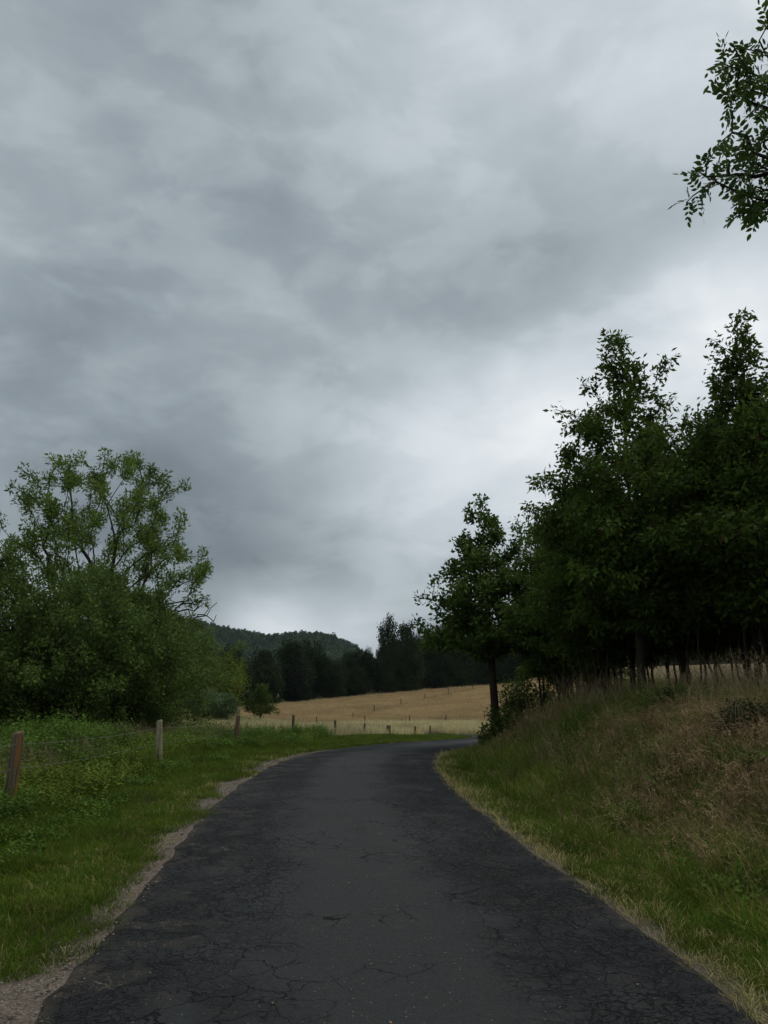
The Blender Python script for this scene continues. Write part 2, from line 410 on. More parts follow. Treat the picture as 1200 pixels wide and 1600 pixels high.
col = g.mix(g.mrange(g.math('ADD', big, g.math('MULTIPLY', tracks, .20)), .56, .78, 0, .55), col, g.mix(fine, (.009, .009, .010), (.024, .025, .026)))
smooth_edge = g.math('MULTIPLY', g.mrange(g.math('ADD', u, g.math('MULTIPLY', g.math('SUBTRACT', mid, .5), .25)), 1.36, 1.5), .75)
col = g.mix(smooth_edge, col, g.mix(fine, (.016, .018, .021), (.032, .034, .037)))
red = g.math('MULTIPLY', g.mrange(g.noise(g.scale(p, (1, 1, 1), (12, 3, 0)), 2.1, 5, .7), .56, .72, 0, .6), 1.)
col = g.mix(red, col, (.070, .055, .044))
vs = g.n('ShaderNodeTexVoronoi'); vs.inputs['Scale'].default_value = 46; nt.links.new(p, vs.inputs['Vector'])
sc_ = g.n('ShaderNodeSeparateColor'); nt.links.new(vs.outputs['Color'], sc_.inputs[0])
speck = g.math('MULTIPLY', g.math('GREATER_THAN', sc_.outputs[0], .95), g.math('LESS_THAN', vs.outputs['Distance'], .23))
col = g.mix(g.math('MULTIPLY', speck, .8), col, g.mix(sc_.outputs[1], (.26, .25, .22), (.15, .13, .10)))
leftfill = g.math('MULTIPLY', g.mrange(g.math('MULTIPLY', u, -1), .95, 1.35), g.mrange(g.noise(g.scale(p, (1, 1, 1), (2, 5, 0)), 2.2, 3), .50, .58))
kcol = g.mix(leftfill, (.008, .009, .010), (.12, .10, .078))
col = g.mix(cracks, col, kcol)
dirt = g.math('MULTIPLY', g.mrange(g.math('ADD', edge_u, g.math('MULTIPLY', g.math('SUBTRACT', g.noise(p, 7, 4), .5), .5)), 1.66, 1.84), .7)
col = g.mix(dirt, col, (.085, .07, .052))
hh = g.math('SUBTRACT', g.math('ADD', g.math('MULTIPLY', fine, .5), g.math('MULTIPLY', mid, .9)), g.math('MULTIPLY', cracks, 2.6))
nt.links.new(g.bsdf(col, g.mrange(fine, .3, .7, .78, .95), g.bump(hh, .9, .02), .16), out.inputs[0])
sel = (C[:, 1] > -58)
rows = np.where(sel)[0]; us = np.concatenate([[-1.0, -.985, -.95], np.linspace(-.88, .88, 15), [.95, .985, 1.0]])
wl_ = HW + .04 * (fbm(CS * .8, CS * 0, 41, 4) - .5) * 2 * 1.6 + .12 * (fbm(CS * 3.7, CS * 0 + 3, 44, 4) - .5)
wr_ = HW + .04 * (fbm(CS * .9, CS * 0 + 9, 42, 4) - .5) * 2 + .07 * (fbm(CS * 4.1, CS * 0 + 5, 43, 4) - .5)
V = []; UV = []
for k, uu in enumerate(us):
    w = np.where(uu < 0, wl_, wr_)[rows] * uu
    x = C[rows, 0] + CN[rows, 0] * w; y = C[rows, 1] + CN[rows, 1] * w
    z = zprof(C[rows, 1]) * .5 + zprof(y) * .5 + .035 - .02 * uu * uu - (.05 if abs(uu) > .99 else (.012 if abs(uu) > .98 else 0)) + .012 * (fbm(x * .8, y * .8, 8, 3) - .5)
    V.append(np.stack([x, y, z], -1)); UV.append(np.stack([w, CS[rows]], -1))
V = np.stack(V, 1); UV = np.stack(UV, 1); n0, n1_ = V.shape[:2]
idx = np.arange(n0 * n1_).reshape(n0, n1_)
F = np.stack([idx[:-1, :-1], idx[:-1, 1:], idx[1:, 1:], idx[1:, :-1]], -1).reshape(-1, 4)
road = ob('road', mesh_np('road', V.reshape(-1, 3), F, m, True, uv=UV.reshape(-1, 2)))
tag(road, 'narrow cracked asphalt lane bending to the right', kind='structure')

# ------------------------------------------------------------------ the harvested-gold field beyond the bend
m, nt, out = new_mat('ripe_crop'); g = G(nt); p = g.pos()
rowsn = g.noise(g.scale(p, (.35, 1.6, 1)), .6, 4, .6); fn = g.noise(p, 5, 5, .75); pt = g.noise(p, .05, 3)
c = g.mix(rowsn, (.34, .245, .125), (.50, .375, .205)); c = g.mix(g.mrange(fn, .35, .65), c, g.mix(fn, (.40, .295, .165), (.60, .46, .275)))
c = g.mix(g.mrange(pt, .35, .65, 0, .5), c, (.34, .26, .12))
c = g.mix(g.mrange(g.noise(g.scale(p, (.02, .28, 1), (3, 3, 0)), 1., 5, .65), .50, .66, 0, .55), c, (.27, .165, .075))
tl = g.n('ShaderNodeTexWave', wave_type='BANDS', bands_direction='Y'); tl.inputs['Scale'].default_value = .021; tl.inputs['Distortion'].default_value = .8; tl.inputs['Detail'].default_value = 1
nt.links.new(g.scale(p, (.22, 1, 1)), tl.inputs['Vector'])
c = g.mix(g.mrange(tl.outputs['Fac'], .985, 1., 0, .6), c, (.20, .13, .06))
nt.links.new(g.bsdf(c, .95, g.bump(g.noise(p, 3, 5, .8), 1., .25), .1), out.inputs[0])
def far_edge(x): return np.interp(x, [-90, -40, -22, -12, 5, 30, 60, 120, 200], [112, 116, 124, 145, 165, 175, 178, 185, 190])
def near_edge(x): return np.interp(x, [-90, -60, -30, -10, 3, 10, 13, 17, 24, 40, 200], [80, 80, 84, 86, 85, 84, 70, 44, 33, 30, 28.])
fx = np.linspace(-88, 150, 420); ft = np.linspace(0, 1, 160)
FXg, FT = np.meshgrid(fx, ft); NE = near_edge(FXg) + .6 * (fbm(FXg * .6, FXg * 0, 51) - .5); FE = far_edge(FXg)
FYg = NE + (FE - NE) * FT ** 1.4
FS = road_s(FXg, FYg).reshape(FXg.shape)
Hc = .62 + .16 * (fbm(FXg * .35, FYg * .9, 52, 4) - .5) + .12 * (fbm(FXg * 2.7, FYg * 2.7, 53, 2) - .5)
Hc = Hc * sstep(0, .006, FT) * sstep(0, .012, 1 - FT) * sstep(0, .01, (FXg - fx[0]) / 100) - .25 * (FT < .001) - .25 * (FT > .999)
FZ = ground_z(FXg, FYg, FS, False) + Hc
idx = np.arange(FXg.size).reshape(FXg.shape)
F = np.stack([idx[:-1, :-1], idx[:-1, 1:], idx[1:, 1:], idx[1:, :-1]], -1).reshape(-1, 4)
ratio = (FXg / (FYg + 5)).ravel()[F].max(1)
keep = (ratio < .235) & ((FS.ravel()[F].min(1) > 5) | (FS.ravel()[F].max(1) < -5)) 
fo = ob('field', mesh_np('field', np.stack([FXg, FYg, FZ], -1).reshape(-1, 3), F[keep], m, True))
tag(fo, 'golden ripe grain field rising to the dark wood', kind='structure')

# ------------------------------------------------------------------ scattered ground cover (geometry nodes, one object per kind)
rng = np.random.default_rng(7)
def gn_scatter(name, label, cat, pts, rot, scl, variants):
    n = len(pts)
    me = bpy.data.meshes.new(name); me.vertices.add(n); me.vertices.foreach_set('co', np.asarray(pts, dtype=np.float32).ravel())
    a = me.attributes.new('rot', 'FLOAT_VECTOR', 'POINT'); a.data.foreach_set('vector', np.asarray(rot, dtype=np.float32).ravel())
    a = me.attributes.new('scl', 'FLOAT_VECTOR', 'POINT'); a.data.foreach_set('vector', np.asarray(scl, dtype=np.float32).ravel())
    a = me.attributes.new('vidx', 'INT', 'POINT'); a.data.foreach_set('value', rng.integers(0, len(variants), n).astype(np.int32))
    c = bpy.data.collections.new(name + '_source')
    for i, v in enumerate(variants):
        c.objects.link(bpy.data.objects.new('%s_source_%02d' % (name, i), v))
    o = ob(name, me)
    ng = bpy.data.node_groups.new(name, 'GeometryNodeTree')
    ng.interface.new_socket(name='Geometry', in_out='INPUT', socket_type='NodeSocketGeometry')
    ng.interface.new_socket(name='Geometry', in_out='OUTPUT', socket_type='NodeSocketGeometry')
    N = ng.nodes; gi = N.new('NodeGroupInput'); go = N.new('NodeGroupOutput')
    ip = N.new('GeometryNodeInstanceOnPoints'); ci = N.new('GeometryNodeCollectionInfo')
    ci.inputs['Collection'].default_value = c; ci.inputs['Separate Children'].default_value = True; ci.inputs['Reset Children'].default_value = True
    def na(t, nm):
        k = N.new('GeometryNodeInputNamedAttribute'); k.data_type = t; k.inputs['Name'].default_value = nm
        return [s for s in k.outputs if s.enabled and s.name == 'Attribute'][0]
    e2r = N.new('FunctionNodeEulerToRotation')
    L = ng.links.new
    L(gi.outputs[0], ip.inputs['Points']); L(ci.outputs[0], ip.inputs['Instance']); ip.inputs['Pick Instance'].default_value = True
    L(na('INT', 'vidx'), ip.inputs['Instance Index']); L(na('FLOAT_VECTOR', 'rot'), e2r.inputs[0]); L(e2r.outputs[0], ip.inputs['Rotation'])
    L(na('FLOAT_VECTOR', 'scl'), ip.inputs['Scale']); L(ip.outputs[0], go.inputs[0])
    md = o.modifiers.new('scatter', 'NODES'); md.node_group = ng
    tag(o, label, cat, kind='stuff')
    return o

def blades(n, rad, hmin, hmax, width, lean, mat, seed, curl=.5, segs=3, seed_head=0., head_mat=None):
    r = np.random.default_rng(seed)
    a = r.uniform(0, 2 * np.pi, n); q = rad * np.sqrt(r.uniform(0, 1, n)); bx = q * np.cos(a); by = q * np.sin(a)
    L = r.uniform(hmin, hmax, n); az = a + r.normal(0, 1.1, n); ln = np.abs(r.normal(lean, lean * .6, n)); w = width * r.uniform(.6, 1.25, n)
    fa = r.uniform(0, 2 * np.pi, n)
    ts = np.linspace(0, 1, segs + 1); V = []; F4 = []; F3 = []
    cx_, cy_, cz_ = bx.copy(), by.copy(), np.full(n, -.02); th = ln * .35
    pts = []
    for i, t in enumerate(ts):
        pts.append((cx_.copy(), cy_.copy(), cz_.copy()))
        st = L / segs; cx_ = cx_ + np.sin(th) * np.cos(az) * st; cy_ = cy_ + np.sin(th) * np.sin(az) * st; cz_ = cz_ + np.cos(th) * st
        th = th + (ln + curl * r.uniform(.2, 1, n)) / segs * 1.4
    for i in range(segs):
        ww = w * (1 - (i / segs) ** 2 * .75)
        px, py, pz = pts[i]
        V.append(np.stack([px - np.sin(fa) * ww / 2, py + np.cos(fa) * ww / 2, pz], -1)); V.append(np.stack([px + np.sin(fa) * ww / 2, py - np.cos(fa) * ww / 2, pz], -1))
    V.append(np.stack(pts[-1], -1))
    k = 2 * segs + 1; V = np.stack(V, 1).reshape(-1, 3); base = np.arange(n) * k
    for i in range(segs - 1): F4.append(np.stack([base + 2 * i, base + 2 * i + 1, base + 2 * i + 3, base + 2 * i + 2], -1))
    F3.append(np.stack([base + 2 * segs - 2, base + 2 * segs - 1, base + 2 * segs], -1))
    if seed_head > 0:        # loose panicles at the tips of some blades
        sel = np.where(r.uniform(0, 1, n) < seed_head)[0]
        hv = []; nn = 0; hf = []
        off = len(V)
        for s_ in sel:
            tip = np.array([c_[s_] for c_ in pts[-1]]); prev = np.array([c_[s_] for c_ in pts[-2]]); d = tip - prev; d /= np.linalg.norm(d)
            for j in range(9):
                pz = tip - d * (j / 9) * L[s_] * .26 + r.normal(0, .008 + .0012 * j, 3); sz = r.uniform(.007, .013); v1 = r.normal(0, 1, 3); v1 /= np.linalg.norm(v1)
                hv += [pz - v1 * sz * .4, pz + d * sz * 1.3, pz + v1 * sz * .4, pz - d * sz * 1.3]; hf.append([off + nn, off + nn + 1, off + nn + 2, off + nn + 3]); nn += 4
        if hv: V = np.concatenate([V, np.array(hv)]); F4.append(np.array(hf))
    F = ([np.concatenate(F4)] if F4 else []) + [np.concatenate(F3)]
    return mesh_np('blades', V, F, mat, True)
def weed(n, h, leaf, mat, seed, spread=.16):
    """leafy herb: stems with pairs of pointed leaves"""
    r = np.random.default_rng(seed); V = []; F = []; o = 0
    for i in range(n):
        a = r.uniform(0, 6.28); q = spread * math.sqrt(r.uniform()); b = np.array([q * math.cos(a), q * math.sin(a), 0]); H = h * r.uniform(.55, 1.1)
        lean = r.normal(0, .18, 2); nl = int(5 + H / .055)
        top = b + np.array([lean[0] * H, lean[1] * H, H])
        d = np.array([math.cos(a), math.sin(a), 0]) * .003
        V += [b - d, b + d, top]; F.append([o, o + 1, o + 2, o + 2]); o += 3
        for j in range(nl):
            t = (j + .5) / nl; c = b + (top - b) * t; aa = r.uniform(0, 6.28); l = leaf * r.uniform(.6, 1.2) * (1.15 - .5 * t); dr = r.uniform(-.5, .35)
            dd = np.array([math.cos(aa) * math.cos(dr), math.sin(aa) * math.cos(dr), math.sin(dr)]); sd = np.array([-math.sin(aa), math.cos(aa), r.normal(0, .35)]); sd /= np.linalg.norm(sd)
            V += [c, c + dd * l * .42 + sd * l * .27, c + dd * l - np.array([0, 0, l * .2]), c + dd * l * .42 - sd * l * .27]
            F.append([o, o + 1, o + 2, o + 3]); o += 4
    V = np.array(V); F = np.array(F); tri = F[:, 2] == F[:, 3]
    return mesh_np('weed', V, [F[~tri], F[tri][:, :3]], mat, True)

def sample(n, x0, x1, y0, y1):
    x = rng.uniform(x0, x1, n); y = rng.uniform(y0, y1, n); return x, y, road_s(x, y)
def place(x, y, s, k, kz=None, tilt=.12, sink=0.):
    n = len(x); z = ground_z(x, y, s) - sink
    rot = np.stack([rng.normal(0, tilt, n), rng.normal(0, tilt, n), rng.uniform(0, 6.283, n)], -1)
    kk = k * rng.uniform(.75, 1.25, n); kzz = kk if kz is None else kk * kz
    return np.stack([x, y, z], -1), rot, np.stack([kk, kk, kzz], -1)
def merge(lst): return [np.concatenate([l[i] for l in lst]) for i in range(3)]

def infront(x, y, m=1.12):       # inside a generous wedge ahead of the camera
    return (np.abs(x) < .52 * m * (y + 1.6) + 2.0)

def fence_x(y): return np.interp(y, [24.2, 32.8, 41.5, 50, 57.5, 63, 67.5, 74], [-4.47, -3.75, -2.55, -1.25, .33, 2.45, 3.9, 4.2])
# --- short verge grass
v_short = [blades(46, .11, .05, .15, .0055, .45, M['grass_short'], 100 + i) for i in range(6)]
v_mid = [blades(40, .13, .14, .34, .0065, .5, M['grass_short'], 120 + i, curl=.9) for i in range(6)]
L_ = []
for (y0, y1, dens, k) in ((1.5, 9, 210, 1.), (9, 16, 120, 1.15), (16, 30, 60, 1.45), (30, 62, 34, 1.5)):
    for side in (-1, 1):
        x0, x1 = (-9.5, 2.5) if side < 0 else (0.5, 6.5)
        if y0 >= 30: x0, x1 = (-8, 8)
        if y0 == 16: x0, x1 = (-8, 8) if side > 0 else (-9, 2)
        n = int((x1 - x0) * (y1 - y0) * dens); x, y, s = sample(n, x0, x1, y0, y1)
        o = side * s - HW
        nz = fbm(x * 1.3, y * 1.3, 31, 4)
        if side < 0: ok = (o > .16 - (nz - .5) * 1.0 + .0) & (o < 3.3)
        else: ok = (o > .16 + (nz - .5) * .4) & (o < 1.45 + (nz - .5) * .6)
        if y0 >= 30 and side < 0: ok = (o > .05) & (x > fence_x(y) - .3) & (o < 7)
        if side < 0 and y0 == 16: ok = (o > .1 + .25 * (y < 24)) & (o < 3.6 + 3 * (y > 24.5))
        if side < 0: dens_e = sstep(.0, .4, o - .05); ok &= rng.uniform(0, 1, n) < .35 + .65 * dens_e
        ok &= infront(x, y)
        if y0 < 30: ok &= (o < 3.6 - 2.3 * sstep(-2.2, .8, x) * sstep(24, 27, y)) | (x > fence_x(y)) & (y > 24.5)
        kz = (.55 + .8 * sstep(.7, 2.4, o) * (1 - .8 * sstep(24, 30, y))) * (.7 + .6 * nz)
        L_.append(place(x[ok], y[ok], s[ok], k, kz[ok]))
gn_scatter('verge_grass', 'short green grass covering the verges beside the lane', 'grass', *merge(L_), v_short)

# --- medium grass: beyond the mown strip on the left, and in the ditch on the right
L_ = []
for (y0, y1, dens, k) in ((2, 9, 90, 1.), (9, 16, 60, 1.1), (16, 32, 32, 1.35), (32, 60, 9, 1.9)):
    x0, x1 = -16, -2
    n = int((x1 - x0) * (y1 - y0) * dens); x, y, s = sample(n, x0, x1, y0, y1); o = -s - HW; nz = fbm(x * .8, y * .8, 61, 3)
    ok = (o > 1.6 + nz * .9) & ((y < 25) | (x < -3.2 - (y - 25) * .05)) & infront(x, y) & (rng.uniform(0, 1, n) < sstep(1.4, 3.0, o) * .8 + .15)
    L_.append(place(x[ok], y[ok], s[ok], k, (.7 + .9 * nz)[ok]))
    x0, x1 = 1, 9
    n = int((x1 - x0) * (y1 - y0) * dens * .9); x, y, s = sample(n, x0, x1, y0, y1); o = s - HW; nz = fbm(x * .8, y * .8, 62, 3)
    ok = (o > .75 + (nz - .5) * .4) & (o < 2.1 + nz) & infront(x, y)
    L_.append(place(x[ok], y[ok], s[ok], k, (.55 + .8 * nz)[ok]))
gn_scatter('meadow_grass', 'knee-high green grass by the fence and along the ditch', 'grass', *merge(L_), v_mid)

# --- dry straw-coloured strip along the asphalt
v_dry = [blades(30, .10, .04, .14, .0045, .6, M['grass_dry'], 140 + i) for i in range(5)]
L_ = []
for (y0, y1, dens, k) in ((1.5, 9, 150, 1.), (9, 16, 90, 1.2), (16, 32, 40, 1.5)):
    n = int(9 * (y1 - y0) * dens); x, y, s = sample(n, -3.5, 5.5, y0, y1); nz = fbm(x * 1.3, y * 1.3, 33, 4)
    o = s - HW
    okr = (o > -.03 + (nz - .5) * .12) & (o < .62 + (nz - .5) * .9) & (rng.uniform(0, 1, n) < .62 - .42 * sstep(.12, .5, o))
    ol = -s - HW; okl = (ol > .05 + (nz - .5) * .6) & (ol < .85) & (rng.uniform(0, 1, n) < .10 * (.4 + sstep(.25, .6, ol)))
    ok = (okr | okl) & infront(x, y)
    L_.append(place(x[ok], y[ok], s[ok], k, (.45 + .6 * nz)[ok]))
gn_scatter('dry_grass', 'straw-coloured dry grass fringing the asphalt edge', 'grass', *merge(L_), v_dry)

# --- bank cover: green/olive, brown dead patches and seed heads
v_bank = [blades(38, .15, .12, .34, .007, .8, M['grass_bank'], 160 + i, curl=1.) for i in range(6)]
v_brown = [blades(30, .15, .12, .36, .006, .7, M['grass_brown'], 170 + i, curl=1.2, seed_head=.25) for i in range(5)]
v_seed = [blades(12, .14, .45, .85, .005, .25, M['stalk_dry'], 180 + i, curl=.25, segs=4, seed_head=.9) for i in range(5)]
def brownness(x, y, s):
    o = s - HW
    # two dead, reddish patches low and high on the slope, and thin drifts elsewhere
    b = np.exp(-(((x - 4.0) / 1.0) ** 2 + ((y - 9.) / 1.9) ** 2)) * 1.4 + np.exp(-(((x - 4.0) / .6) ** 2 + ((y - 12.8) / 1.2) ** 2)) * 1.0
    b += np.exp(-(((x - 3.9) / .7) ** 2 + ((y - 20) / 2.2) ** 2)) * 1.2
    return b * (.5 + fbm(x * 2, y * 2, 71, 3)) + .4 * sstep(.60, .74, fbm(x * .6, y * .6, 72, 3))
Lg, Lb, Ls = [], [], []
for (y0, y1, dens, k) in ((2.5, 9, 120, 1.), (9, 16, 80, 1.15), (16, 34, 42, 1.4), (34, 60, 8, 2.2)):
    x0, x1 = 2, 14
    n = int((x1 - x0) * (y1 - y0) * dens); x, y, s = sample(n, x0, x1, y0, y1); o = s - HW
    nz = fbm(x * .9, y * .9, 63, 3); b = brownness(x, y, s); rr = rng.uniform(0, 1, n)
    base = (o > .85 + (nz - .5) * .5) & infront(x, y) & (x < 10 + y * .1)
    og = base & (rr > b); obm = base & (rr <= b)
    Lg.append(place(x[og], y[og], s[og], k, (.6 + .9 * nz)[og])); Lb.append(place(x[obm], y[obm], s[obm], k, (.6 + .8 * nz)[obm]))
    os_ = base & (rng.uniform(0, 1, n) < .012 * (1 + 4 * (nz > .55)) + .03 * sstep(2.6, 3.6, o)) & (o > 1.4)
    Ls.append(place(x[os_], y[os_], s[os_], k * .85, None))
gn_scatter('bank_grass', 'olive green rough grass covering the roadside bank', 'grass', *merge(Lg), v_bank)
gn_scatter('withered_grass', 'reddish brown withered grass in patches on the bank', 'grass', *merge(Lb), v_brown)
x, y, s = sample(9000, -16, -5, 6, 34); o = -s - HW; ok = (o > 3.0) & infront(x, y) & (fbm(x * .7, y * .7, 66) > .5) & (rng.uniform(0, 1, 9000) < .4)
Ls.append(place(x[ok], y[ok], s[ok], .9))
gn_scatter('seeding_grass', 'tall dry seeding grass stalks standing above the bank and fence line', 'grass', *merge(Ls), v_seed)

# --- weeds by the fence
v_weed = [weed(7, .55, .085, M['weed_leaf'], 200 + i) for i in range(5)]
v_weedy = [weed(7, .5, .07, M['weed_leaf_yellow'], 210 + i) for i in range(4)]
v_lowweed = [weed(6, .16, .06, M['weed_leaf'], 220 + i, .14) for i in range(4)]
Lw, Ly, Ll = [], [], []
for (y0, y1, dens, k) in ((5, 12, 26, 1.), (12, 20, 20, 1.15), (20, 27, 10, 1.2), (27, 41, 24, .9)):
    n = int(18 * (y1 - y0) * dens * 1.7); x, y, s = sample(n, -20, -2, y0, y1); o = -s - HW; nz = fbm(x * .5, y * .5, 81, 3); r_ = rng.uniform(0, 1, n)
    lim = 2.3 + (nz - .5) * 1.6
    ok = (o > lim) & infront(x, y) & (nz > .26) & ((y < 20) | (o < 7.5 - .15 * (y - 20))) & ((y < 27) | (np.abs(x - np.interp(y, [24, 33, 42], [-4.5, -3.75, -2.55])) < 1.3))
    yel = (fbm(x * .45, y * .45, 82, 3) + .45 * np.exp(-(((x + 4.9) / 1.3) ** 2 + ((y - 13.5) / 1.6) ** 2)) > .60)
    a_ = ok & ~yel; b_ = ok & yel & (r_ < .9)
    Lw.append(place(x[a_], y[a_], s[a_], k, (.6 + 1.25 * nz * sstep(2.3, 4.6, o))[a_])); Ly.append(place(x[b_], y[b_], s[b_], k, (.5 + .8 * nz)[b_]))
    if y1 <= 36:
        c_ = (o > 1.3) & (o < 3.4) & (fbm(x * 1.1, y * 1.1, 83, 3) > .52) & infront(x, y); Ll.append(place(x[c_], y[c_], s[c_], k))
n = 6500; x, y, s = sample(n, 2, 9, 4, 26); o = s - HW; ok = (o > 1.0) & (o < 2.6) & (fbm(x * .9, y * .9, 84, 3) > .5) & infront(x, y); Ll.append(place(x[ok], y[ok], s[ok], 1.25))
n = 2600; x, y, s = sample(n, 3, 9, 5, 26); o = s - HW; ok = (o > 1.6) & (fbm(x * .6, y * .6, 85, 3) > .57) & infront(x, y); Lw.append(place(x[ok], y[ok], s[ok], .8))
gn_scatter('nettles', 'dark green leafy weeds crowding the wire fence', 'weeds', *merge(Lw), v_weed)
gn_scatter('yellow_weeds', 'yellow green flowering weeds around the fence', 'weeds', *merge(Ly), v_weedy)
gn_scatter('low_weeds', 'low broad leaved weeds mixed into the verge', 'weeds', *merge(Ll), v_lowweed)

# --- pale seeding grass beyond the bend
v_pale = [blades(60, .55, .35, .75, .02, .25, M['grass_pale'], 230 + i, curl=.35, segs=2) for i in range(4)]
n = 62000; x, y, s = sample(n, -45, 20, 26, 86); a_ = np.abs(s) - HW; o_p = a_ + 1.5 - 2.4 * (1 - sstep(-2.4, .6, x)) * (1 - sstep(36, 44, y)) - 9 * (x < -3.5) * (y < 33)
ok = (a_ > 1.3) & infront(x, y) & (((s < 0) & (x < fence_x(y) - .25)) | (y > 70)) & (y < near_edge(x) + .3) & (o_p > 2.6)
ok |= (s > 0) & (y > 60) & (a_ > .6) & (y < near_edge(x) + .3) & infront(x, y) & (x / (y + 5) < .17)
gn_scatter('pale_grass', 'pale straw coloured tall grass in the hollow past the bend', 'grass', *place(x[ok], y[ok], s[ok], 1.0, np.interp(x[ok], [-14, -4], [.45, .95])), v_pale)
v_olive = [blades(50, .5, .3, .6, .022, .4, M['grass_bank'], 240 + i, curl=.5, segs=2) for i in range(4)]
n = 26000; x, y, s = sample(n, -60, 60, 30, 120); a_ = np.abs(s) - HW
ok = (a_ > 2.5) & infront(x, y) & (y < near_edge(x)) & ((x < -9) | (s > 6)) & ((s > 0) | (rng.uniform(0, 1, n) < .35))
gn_scatter('pasture_grass', 'olive green pasture grass behind the fence', 'grass', *place(x[ok], y[ok], s[ok], 1.0, .7), v_olive)
# --- wheat heads at the field's surface
v_wheat = [blades(70, .7, .18, .36, .02, .35, M['wheat'], 250 + i, curl=.4, segs=2) for i in range(4)]
n = 26000; x = rng.uniform(-70, 60, n); t = rng.uniform(0, 1, n) ** 1.3; y = near_edge(x) + .3 + (far_edge(x) - near_edge(x)) * t; s = road_s(x, y); ok = infront(x, y) & (np.abs(s) > 6) & (x / (y + 5) < .23)
P_, Rr, Sc = place(x[ok], y[ok], s[ok], 1.3); P_[:, 2] = ground_z(x[ok], y[ok], s[ok], False) + .52
gn_scatter('grain_heads', 'ripe grain ears over the golden field', 'crop', P_, Rr, Sc, v_wheat)

# --- loose gravel on the left shoulder
def pebble(seed, mat):
    r = np.random.default_rng(seed); th = np.arange(6) / 6 * 6.283
    ring = lambda q, z: np.stack([np.cos(th) * q * r.uniform(.7, 1.2, 6), np.sin(th) * q * r.uniform(.6, 1.1, 6), np.full(6, z) + r.normal(0, .06, 6)], -1)
    V = np.concatenate([ring(.8, -.3), ring(1., .1), ring(.55, .5), [[0, 0, .6]]]); F = []
    for k in range(6): F += [[k, (k + 1) % 6, 6 + (k + 1) % 6, 6 + k], [6 + k, 6 + (k + 1) % 6, 12 + (k + 1) % 6, 12 + k]]
    return mesh_np('pebble', V, [np.array(F), np.array([[12 + k, 12 + (k + 1) % 6, 18] for k in range(6)])], mat)
m, nt, out = new_mat('stone'); g = G(nt); oi = g.n('ShaderNodeObjectInfo')
nt.links.new(g.bsdf(g.ramp(oi.outputs['Random'], [(0, (.07, .06, .05)), (.5, (.17, .14, .11)), (1, (.32, .28, .24))]), .9), out.inputs[0])
n = 60000; x, y, s = sample(n, -4.5, 0, 2, 22); o = -s - HW; rg = fbm(x * 1.3, y * 1.3, 31, 4)
ok = (o > -.12) & (o < .42 - (rg - .5) * 1.0) & (rng.uniform(0, 1, n) < np.where(o < .04, .15, .8))
P_, Rr, Sc = place(x[ok], y[ok], s[ok], .008); Sc *= rng.uniform(.5, 1.6, (len(Sc), 1)); P_[:, 2] += np.where(o[ok] < .1, .012, .0)
gn_scatter('gravel', 'loose pinkish grey gravel along the left edge of the asphalt', 'gravel', P_, Rr, Sc, [pebble(i, m) for i in range(5)])

# --- dead leaves and crumbs lying on the road
m = leaf_mat('dead_leaf', (.14, .075, .035), (.24, .17, .085), trans=.05, patch=3, patch_amt=.3)
def flat_leaf(seed):
    r = np.random.default_rng(seed); th = np.arange(9) / 9 * 6.283; q = r.uniform(.6, 1.1, 9)
    V = np.concatenate([[[0, 0, .12]], np.stack([np.cos(th) * q, np.sin(th) * q * .6, r.uniform(0, .25, 9)], -1)])
    return mesh_np('dead_leaf', V, np.array([[0, 1 + k, 1 + (k + 1) % 9] for k in range(9)]), m)
n = 85; x = rng.normal(-.1, .2, n) + .1 * rng.normal(0, 1, n); y = 4.0 + 7.5 * rng.uniform(0, 1, n) ** 1.2; x = x + .0
x = np.concatenate([x, rng.uniform(-1.5, 1.5, 45)]); y = np.concatenate([y, rng.uniform(4, 16, 45)]); s = road_s(x, y); ok = np.abs(s) < 1.6; x, y, s = x[ok], y[ok], s[ok]
P_ = np.stack([x, y, zprof(y) + .040 - .02 * (s / HW) ** 2], -1); k_ = rng.uniform(.004, .014, len(x))
gn_scatter('leaf_litter', 'ochre dead leaves and crumbs lying along the middle of the lane', 'leaf litter', P_,
           np.stack([0 * x, 0 * x, rng.uniform(0, 6.28, len(x))], -1), np.stack([k_, k_, k_], -1), [flat_leaf(i) for i in range(4)])

